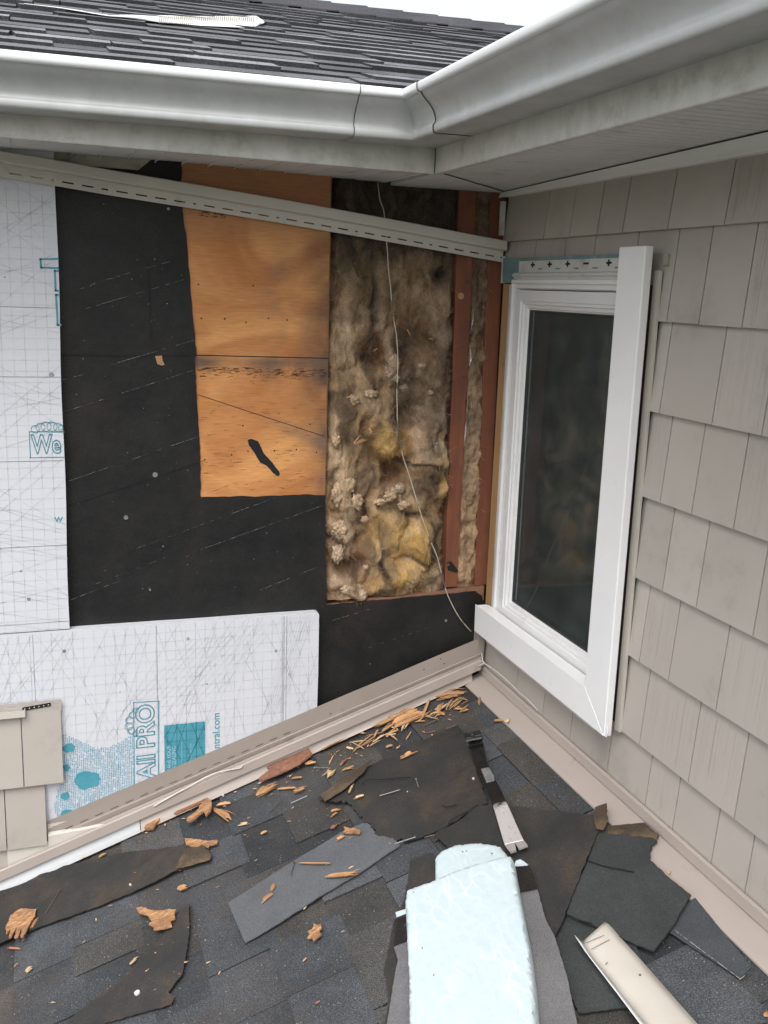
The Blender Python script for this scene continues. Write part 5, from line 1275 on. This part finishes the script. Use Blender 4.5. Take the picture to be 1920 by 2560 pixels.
# ------------------------------------------------------------------ wood chips, splinters, nails
def chip_mesh(name, L, W, th, R, strips=None, fray=.25):
    """split wood: one ragged slab with jagged ends along local x, plus torn slivers lying on it"""
    mb = MB(); n = max(3, int(W/.0016)+2); xl = []; xr = []
    skew = R.uniform(-.25, .25)*L*.5; bl_, br_ = 0, 0
    for i in range(n):
        if R.random() < .45: bl_ = R.uniform(0, fray)*L
        if R.random() < .45: br_ = R.uniform(0, fray)*L
        xl.append(-L/2+bl_+skew*max(0, i/n-.5)+R.uniform(0, .03)*L); xr.append(L/2-br_+skew*(i/n-.5)*.6-R.uniform(0, .03)*L)
    bd = R.uniform(-.02, .06)*L; cw_ = R.uniform(-.15, .15); tone_ = R.choice((.36, .43, .5, .56))
    cols = 5
    def P(i, q, up):
        u = q/cols; y = -W/2+W*i/(n-1); a, b = xl[i], max(xr[i], xl[i]+.15*L); x = a+(b-a)*u
        wv = .12*W*math.sin(u*3+cw_*9); e = min(u, 1-u); t_ = th*(.25+min(1, e*5)*.75)*(.6+.4*math.sin(i*1.7+cw_*20)**2)
        return Vector((x, y*(1-.35*abs(2*u-1)**3)+wv, bd*(u-.5)**2*4*.4 + (t_ if up else 0)))
    V = [P(i, q, 1) for i in range(n) for q in range(cols+1)] + [P(i, q, 0) for i in range(n) for q in range(cols+1)]
    m_ = n*(cols+1); idx = lambda i, q: i*(cols+1)+q
    base_n = len(mb.v); mb.v += [tuple(v) for v in V]; mb.hasc = True
    for i in range(n-1):
        g = tone_*R.uniform(.75, 1.25); cc = (g*R.uniform(.96, 1.05), g, g*R.uniform(.88, 1.05))
        for q in range(cols):
            a, b, c2, d = idx(i, q), idx(i, q+1), idx(i+1, q+1), idx(i+1, q)
            for f in ((a, b, c2, d), (a+m_, d+m_, c2+m_, b+m_)): mb.f.append(tuple(k+base_n for k in f)); mb.m.append(0); mb.c.append(cc)
        for q, fl in ((0, 1), (cols, 0)):
            a, d = idx(i, q), idx(i+1, q); f = (a, d, d+m_, a+m_); mb.f.append(tuple(k+base_n for k in (f if fl else f[::-1]))); mb.m.append(0); mb.c.append(tuple(k*1.3 for k in cc))
    for i in (0, n-1):
        for q in range(cols):
            a, b = idx(i, q), idx(i, q+1); mb.f.append(tuple(k+base_n for k in (a, a+m_, b+m_, b))); mb.m.append(0); mb.c.append((tone_*.7,)*3)
    for _ in range((strips or 2)-1 if W > .004 else 0):      # torn slivers
        l = L*R.uniform(.25, .7); x0 = R.uniform(-L*.5, L*.55-l); y0 = R.uniform(-W*.6, W*.6); an = R.gauss(0, .22); w_ = R.uniform(.0007, .0018)
        d = Vector((math.cos(an), math.sin(an), R.uniform(-.05, .12))); g = R.uniform(.32, .62)
        p0 = Vector((x0, y0, th*R.uniform(.5, 1.1)))
        mb.tube([p0, p0+d*l*.5+Vector((0, 0, R.uniform(0, .08)*l)), p0+d*l], [w_, w_*.9, w_*.2], 4, 0, (g, g*.97, g*.9))
    return mb
def place(o, a, b, h, tilt=0.0):
    """put a chip whose local x runs from roof pixel a to roof pixel b"""
    pa, pb_ = RH(*a, h), RH(*b, h); d = (pb_-pa).normalized(); nrm = (UN - d*UN.dot(d)).normalized(); yv = nrm.cross(d)
    m = Matrix((d, yv, nrm)).transposed().to_4x4(); m = Matrix.Translation((pa+pb_)/2) @ m @ Matrix.Rotation(tilt, 4, 'X')
    o.location = m.translation; o.rotation_euler = m.to_euler(); return (pb_-pa).length
def chip(a, b, wpx, label, mat='chip', h=.006, th=.0022, name='wood_chip', cat='wood chip', group=None, fray=.3, strips=None, tilt=0):
    L = (RH(*a)-RH(*b)).length; d = (RH(*a)-CAM).length; W = wpx*d/FP*1.25
    R = random.Random(int(a[0]*7+a[1]*13)); mb = chip_mesh(name, L*1.04, W, th, R, strips, fray)
    o = mb.build(name, M[mat], None); o.location = (0,0,0); place(o, a, b, h, tilt); tag(o, label, cat, group); return o
big = [
 ((78,2322),(96,2292),6,'thin sliver beside the hand-shaped slab','chip',.012,.003,.3,2),
 ((372,2312),(418,2305),14,'small frayed wood piece touching the wide fan-shaped chip','chip',.007,.003,.4,4),
 ((432,2030),(520,1995),11,'long flat splinter resting along the white drip strip','chip',.012,.003,.3,3),
 ((533,2018),(576,2052),13,'stubby orange splinter right of the thick wood fan','chip',.008,.004,.3,3),
 ((541,2013),(577,2008),7,'thin stick above the stubby orange splinter','chip',.008,.003,.3,2),
 ((595,2064),(627,2056),8,'pale pinkish sliver right of the broad flat chip','chippale',.006,.002,.35,2),
 ((838,2103),(860,2089),9,'small leaf-shaped chip below the bright half-round one','chip',.012,.002,.4,2),
 ((810,2193),(898,2184),11,'long brown splinter lying across the grey offcut','chip',.014,.003,.35,4),
 ((748,2159),(828,2159),5,'straight thin orange stick on the grey offcut','chip',.013,.0018,.05,1),
 ((676,2226),(690,2210),11,'tan chip, upper of two in a line on the grey offcut','chip',.013,.002,.2,3),
 ((652,2256),(682,2234),10,'tan chip, lower of two in a line on the grey offcut','chip',.013,.002,.3,3),
 ((443,2228),(468,2214),16,'crumbly orange chip below the end of the long felt strip','chip',.006,.003,.4,4),
 ((324,2410),(350,2392),7,'cream club-shaped sliver beside the dark felt triangle','chippale',.006,.002,.4,2),
 ((64,2430),(82,2418),11,'grey-brown lump of wood low at far left','chippale',.006,.004,.2,3),
 ((20,2369),(54,2374),5,'reddish sliver at far left under the felt strip','chipred',.006,.002,.2,1),
 ((245,2146),(265,2132),7,'almond-shaped splinter above the long felt strip','chip',.006,.002,.4,2),
 ((1075,1742),(1168,1732),14,'long orange split stick pile nearest the inside corner','chip',.008,.005,.3,5),
 ((1092,1748),(1155,1740),10,'shattered splinters just below the long corner stick','chip',.007,.005,.45,5),
 ((1126,1728),(1136,1712),12,'small upright wood crumbs at the head of the roof','chip',.007,.005,.4,4),
 ((985,1814),(1058,1782),32,'largest shredded bundle of orange splinters in the pile','chip',.012,.009,.5,9),
 ((975,1800),(1050,1775),20,'shredded splinter bundle on the upper side of the pile','chip',.012,.007,.45,8),
 ((937,1816),(1002,1790),11,'brown splinter sticking out left of the pile','chip',.010,.004,.3,3),
 ((940,1792),(985,1794),7,'orange splinter end touching the flashing left of the pile','chip',.010,.004,.3,2),
 ((954,1829),(990,1808),8,'second brown stick below the left end of the pile','chip',.008,.003,.25,2),
 ((962,1839),(996,1824),6,'lowest thin stick at the left end of the pile','chip',.007,.002,.25,2),
 ((1056,1796),(1074,1749),6,'dark orange stick standing on end right of the pile','chip',.012,.003,.1,1),
 ((1096,1782),(1101,1760),8,'upright stub in the cross of splinters right of the pile','chip',.012,.004,.2,2),
 ((1080,1778),(1118,1765),8,'slanting splinter in the cross right of the pile','chip',.008,.003,.3,2),
 ((1082,1781),(1118,1788),7,'lower splinter of the cross right of the pile','chip',.007,.003,.3,2),
 ((1133,1772),(1172,1774),6,'pair of tan slivers between the pile and the apron, upper','chip',.006,.002,.3,2),
 ((1150,1780),(1168,1776),5,'pair of tan slivers between the pile and the apron, lower','chip',.006,.002,.3,1),
 ((1200,1766),(1198,1742),6,'upright splinter beside the edge of the apron flashing','chip',.006,.003,.4,2),
 ((1232,1800),(1262,1802),7,'flat splinter at the edge of the apron under the window','chip',.006,.002,.4,2),
 ((1264,1806),(1274,1798),8,'tiny pale chip on the edge of the apron flashing','chippale',.012,.002,.3,2),
 ((996,1896),(1042,1878),14,'pale yellow chip lying on the crumpled felt','chip',.022,.003,.45,4),
 ((964,1868),(982,1864),6,'small block of wood above the crumpled felt','chip',.006,.003,.1,1),
 ((967,1842),(985,1826),6,'two crossed slivers below the pile','chip',.006,.002,.3,2),
 ((895,1830),(916,1836),5,'tan sliver left of the pile on bare shingle','chip',.006,.002,.3,1),
 ((806,1876),(929,1808),7,'very long thin splinter lying along the drip strip','chip',.008,.003,.25,2),
 ((762,1911),(792,1905),8,'orange stick right of the red-brown board','chip',.007,.003,.2,2),
 ((815,1946),(838,1922),14,'crumpled pale knot of wood fibre below the red-brown board','chippale',.008,.006,.45,5),
 ((853,1928),(886,1914),6,'slender splinter right of the pale knot of fibre','chip',.007,.002,.3,2),
 ((846,1920),(866,1898),6,'dark slender splinter above the slender orange one','chipred',.007,.002,.3,2),
 ((728,1945),(755,1944),6,'short flat sliver under the red-brown board','chip',.006,.002,.2,1),
 ((640,1990),(692,1962),22,'fanned cluster of splinters left of the thin horizontal stick','chip',.008,.005,.45,6),
 ((694,1973),(740,1970),5,'thin horizontal orange stick right of the fanned cluster','chip',.006,.002,.1,1),
 ((734,1982),(768,1970),8,'tangle of small splinters right of the thin horizontal stick','chip',.007,.004,.45,4),
 ((824,2030),(854,2022),7,'wedge of splinters below the nails, upper stick','chip',.006,.002,.3,2),
 ((826,2042),(846,2030),6,'wedge of splinters below the nails, lower stick','chip',.006,.002,.3,1),
 ((829,2075),(842,2060),9,'dark orange triangular chip left of the bright half-round one','chipred',.006,.002,.3,2),
 ((652,2086),(670,2076),6,'short stick alone on the shingles above the grey offcut','chip',.006,.002,.3,1),
 ((884,1996),(911,1988),7,'tan sliver on the left edge of the crumpled felt','chippale',.022,.002,.4,2),
 ((870,1990),(883,1960),5,'curled white peel of wood on the brown stained strip','chippale',.028,.002,.4,2),
 ((1672,2186),(1676,2178),4,'tiny orange crumb lying on the apron flashing','chip',.010,.002,.3,1),
 ((1908,2534),(1925,2540),9,'orange chip at the far right bottom corner','chip',.006,.003,.3,2),
]
for a, b, wp, lb_, mt, h, th, fr_, st_ in big: chip(a, b, wp, lb_, mt, h, th, fray=fr_, strips=st_)
M['slab'] = simple('split_wood_slab', (.50, .285, .14), (.26, .125, .055), .7, 55, vscale=(.22, 4, 4), stops=(.40,.58), bs=1.0, bd=.003, bscale=60, dirt=((.20,.10,.05), 16, .46, .70))
M['slabred'] = simple('split_red_board', (.29, .14, .088), (.17, .075, .047), .7, 55, vscale=(.22, 4, 4), stops=(.40,.58), bs=.7, bd=.0015, bscale=50, dirt=((.40,.22,.12), 16, .58, .74))
def slab(pts, h, th, lab, mt='slab', seed=1, curl=.004, fn=None):
    px = [(x/1.728, y/1.728+1600) for x, y in pts]
    return roof_sheet('wood_chip', px, h, th, M[mt], step=.006, rag=.0017, seed=seed, wob=curl, label=lab, cat='wood chip', hfun=fn)
slab([(90,1160),(155,1160),(150,1190),(120,1240),(100,1285),(88,1285),(92,1245),(75,1285),(62,1288),(72,1240),(48,1285),(38,1288),(45,1250),(25,1268),(22,1240),(45,1190),(75,1168)], .021, .003, 'pale hand-shaped slab of split wood with frayed fingers at far left', seed=61)
slab([(588,1158),(610,1152),(660,1165),(715,1160),(760,1160),(752,1180),(755,1200),(735,1212),(742,1235),(715,1245),(690,1248),(662,1250),(665,1235),(645,1228),(655,1215),(640,1190),(600,1180)], .016, .003, 'wide fan-shaped wood chip with a long tip on the shingles above the dark felt triangle', seed=62, curl=.006)
slab([(798,858),(850,862),(905,868),(940,862),(938,878),(905,888),(900,900),(860,892),(830,895),(805,888)], .012, .003, 'broad flat orange chip above the brown tip of the felt strip', seed=63)
slab([(1485,805),(1510,812),(1540,815),(1558,825),(1555,835),(1482,832),(1490,818)], .015, .004, 'bright orange half-round chip on top edge of the grey offcut', seed=64)
slab([(1355,1225),(1372,1232),(1385,1228),(1390,1245),(1378,1255),(1390,1275),(1368,1290),(1355,1305),(1350,1290),(1328,1290),(1338,1270),(1328,1262),(1350,1250)], .009, .004, 'square frayed wood chip alone below the grey offcut', seed=65)
slab([(1155,520),(1240,483),(1320,450),(1348,490),(1290,535),(1215,570),(1118,610),(1120,595),(1165,560),(1150,545)], .022, .005, 'flat red-brown board fragment leaning on the rake flashing', 'slabred', seed=66)
slab([(895,680),(915,700),(912,740),(890,765),(880,745),(840,775),(820,788),(808,785),(815,765),(850,740),(870,710)], .018, .005, 'thick upright fan of splintered wood beside the rake flashing', seed=67, curl=.008)
slab([(685,755),(690,770),(660,812),(630,815),(622,810),(650,775)], .014, .006, 'short chunky wood chip leaning on the drip strip, farthest left', seed=68)
R = random.Random(91)
for i in range(46):
    t = R.random()**.6; x = 790+t*375; y = 1893-(x-790)*.415+abs(R.gauss(0, 13))+3; a = R.gauss(-.35, .5); l = R.uniform(9, 24)
    chip((x-l*math.cos(a), y-l*math.sin(a)), (x+l*math.cos(a), y+l*math.sin(a)), R.uniform(1.6, 4), 'thin orange wood stick in the drift of splinters along the rake flashing', R.choice(('chip', 'chip', 'chippale')), .006+R.uniform(0, .007), .0012, name='wood_splinter', cat='splinter', group='thin sticks drifted along the rake flashing', fray=.2)
slab([(745,745),(830,700),(890,680),(880,700),(820,725),(760,752)], .012, .003, 'flat torn sliver of wood behind the thick upright fan', 'slabred', seed=69)
# uncounted-looking little splinters: individual, shared label and group
R = random.Random(77); protos = []
for i in range(8):
    mb = chip_mesh('splinter', R.uniform(.010, .020), R.uniform(.0016, .0045), .0012, R, R.choice((1, 1, 2)), .4)
    protos.append((mb, R.choice(('chip', 'chip', 'chippale', 'chipred'))))
meshes = []
spots = [(640,2151),(396,2224),(706,2172),(764,2397),(449,2435),(240,2299),(188,2256),(208,2143),(275,2264),(905,1856),(868,1846),(905,1890),(880,1870)]
def density():
    r = R.random()
    if r < .45:      # along the rake flashing
        t = R.random(); x = 330+t*840; y = 2075-t*345+abs(R.gauss(0, 28))+6; return x, y
    if r < .75: return R.uniform(600, 1150), R.uniform(1830, 2110)
    return R.uniform(10, 950), R.uniform(2120, 2540)
while len(spots) < 150:
    x, y = density()
    if y < 2085-(x-330)*.41 or (x > 1140 and y > 1900) or (x > 1000 and y > 2080): continue
    spots.append((x, y))
first = {}
for i, (x, y) in enumerate(spots):
    k = R.randrange(8); mb, mt = protos[k]
    if k not in first: o = mb.build('wood_splinter', M[mt], None); first[k] = o
    else: o = first[k].copy(); COL.objects.link(o)
    a = R.uniform(-.9, .5) if R.random() < .7 else R.uniform(0, 3.1); s_ = R.uniform(.5, 1.15)
    place(o, (x-6*math.cos(a), y-6*math.sin(a)), (x+6*math.cos(a), y+6*math.sin(a)), .007 if y < 2090 else .009); o.scale = (s_, s_, s_)
    tag(o, 'tiny stray wood splinter among the litter scattered over the lower roof', 'splinter', 'tiny splinters scattered on the lower roof')
# splinters caught in the insulation
def wallchip(a, b, w_, label, y=-.016, mat='chip'):
    p, q = A(*a, y), A(*b, y); R_ = random.Random(int(a[0])); mb = chip_mesh('wood_splinter', (q-p).length, w_, .0014, R_, None, .35)
    o = mb.build('wood_splinter', M[mat], None); d = (q-p).normalized(); n_ = Vector((0,-1,0)); yv = n_.cross(d)
    m = Matrix.Translation((p+q)/2) @ Matrix((d, yv, n_)).transposed().to_4x4(); o.location = m.translation; o.rotation_euler = m.to_euler(); tag(o, label, 'splinter'); return o
for a, b, w_, l in (((958,957),(979,982),.0035,'orange splinter hanging in the wool beside the wire'),((880,1110),(918,1098),.010,'shredded orange chips on the yellow wool flap'),((862,995),(885,988),.003,'pale splinter stuck in the wool near the plywood edge'),
                    ((922,1070),(932,1085),.005,'small cube of wood above the yellow wool flap'),((925,1268),(944,1288),.003,'upper stick of the crossed splinters low in the wool'),((938,1278),(960,1297),.003,'lower stick of the crossed splinters low in the wool'),((835,770),(856,776),.0022,'grey splinter high in the wool by the plywood'),
                    ((1071,845),(1085,850),.004,'reddish splinter right of the wire high in the wool'),((1015,820),(1026,838),.003,'tan splinter between wire and right stud'),((974,1086),(984,1090),.0025,'cream splinter just left of the wire at mid height'),((932,878),(944,871),.002,'cream sliver left of the wire above the white fluff')):
    wallchip(a, b, w_, l)
mb = MB(); p = A(1089, 1112, -.010); 
for i in range(7): q = p+Vector((R.uniform(-.008,.008), R.uniform(-.004,.002), R.uniform(-.007,.007))); mb.tube([q, q+Vector((R.uniform(-.005,.005), -.002, R.uniform(-.005,.005)))], .0015, 5)
tag(mb.build('foil_scrap', M['foil'], None, origin=p), 'crumpled bit of foil stuck on the wool beside the red stud', 'foil')
# nails
def nail(a, b, label, mat='nailmetal', h=.008, head=True, r=.0012):
    p, q = RH(*a, h), RH(*b, h+.002); mb = MB(); d = (q-p).normalized()
    mb.tube([p, p.lerp(q, .93), q], [r, r, r*.15], 8)
    o = mb.build('nail', M[mat], None, smooth=.6, origin=p); tag(o, label, 'nail')
    if head: mb = MB(); mb.tube([p-d*.0012, p], r*2.4, 10); mb.build('head', M[mat], o)
nail((789,1919),(822,1919), 'bright nail lying level below the red-brown board')
nail((729,2007),(769,1989), 'bright nail slanting on the shingles right of the splinter cluster')
nail((951,1989),(1001,1974), 'bright long nail on the crumpled felt', h=.02)
nail((1057,1816),(1093,1798), 'dull grey nail below the splinter pile', 'nailrust')
nail((1118,1821),(1142,1811), 'dull nail above the top edge of the crumpled felt', 'nailrust')
nail((1066,1832),(1090,1827), 'short dull nail between the pile and the crumpled felt', 'nailrust')
nail((1143,2065),(1109,2076), 'pale nail on the felt left of the pry bar shaft', h=.02)
nail((1037,2093),(985,2110), 'pale nail at the tip of the grey offcut', h=.016)
nail((1100,2083),(1060,2094), 'rusty nail beside the pale nail left of the pry bar', 'nailrust', h=.018)
nail((675,2028),(702,1999), 'thin rusty nail on the shingles left of centre', 'nailrust')
nail((735,2157),(726,2189), 'dark nail standing on the left half of the grey offcut', 'nailrust', h=.014)
nail((1040,1948),(1046,1968), 'short nail on the crumpled felt under its tear', 'nailmetal', h=.02, r=.001)
nail((150,2225),(113,2285), 'long black rusty nail on the felt strip by the hand-shaped slab', 'nailrust', h=.014)
for i, (px, py) in enumerate(((557,1987),(877,1983),(325,2210),(1017,1979),(1183,1945),(1072,2000))):
    mb = MB(); p = RH(px, py, .014); mb.tube([p-UN*.004, p], .0028, 8)
    tag(mb.build('roofing_nail', M['speck'], None, origin=p), ['pale nail head by the drip strip','pale nail head on the brown stained strip','pale nail head on the long felt strip','pinkish nail head right of the long nail','pale dot of debris near the pry bar','pale dot of debris low on the crumpled felt'][i], 'nail head')
# paper-tear lines on big felt
mb = MB()
for pts in ([(905,1962),(918,1950),(960,1948),(1000,1944),(1025,1943)], [(1195,2012),(1160,2032),(1130,2048),(1120,2062)], [(1417,2292),(1445,2300),(1480,2308)], [(1470,2152),(1510,2165),(1545,2172),(1585,2180)], [(1105,2013),(1120,2017),(1142,2011)]):
    mb = MB(); P = [RH(*p, .0225) for p in pts]; mb.tube(smoothp(P, 3), .0013, 4)
    tag(mb.build('tar_crease', M['blackhole'], None, origin=P[0]), {905: 'black torn crease with a bend, on the left part of the big crumpled felt', 1195: 'black creased edge at the right side of the big crumpled felt', 1417: 'short black crease at the left corner of the thick square felt', 1470: 'wavy black crease near the top of the thick square felt', 1105: 'tiny curved black hair of tar on the big crumpled felt'}[pts[0][0]], 'tar crease')
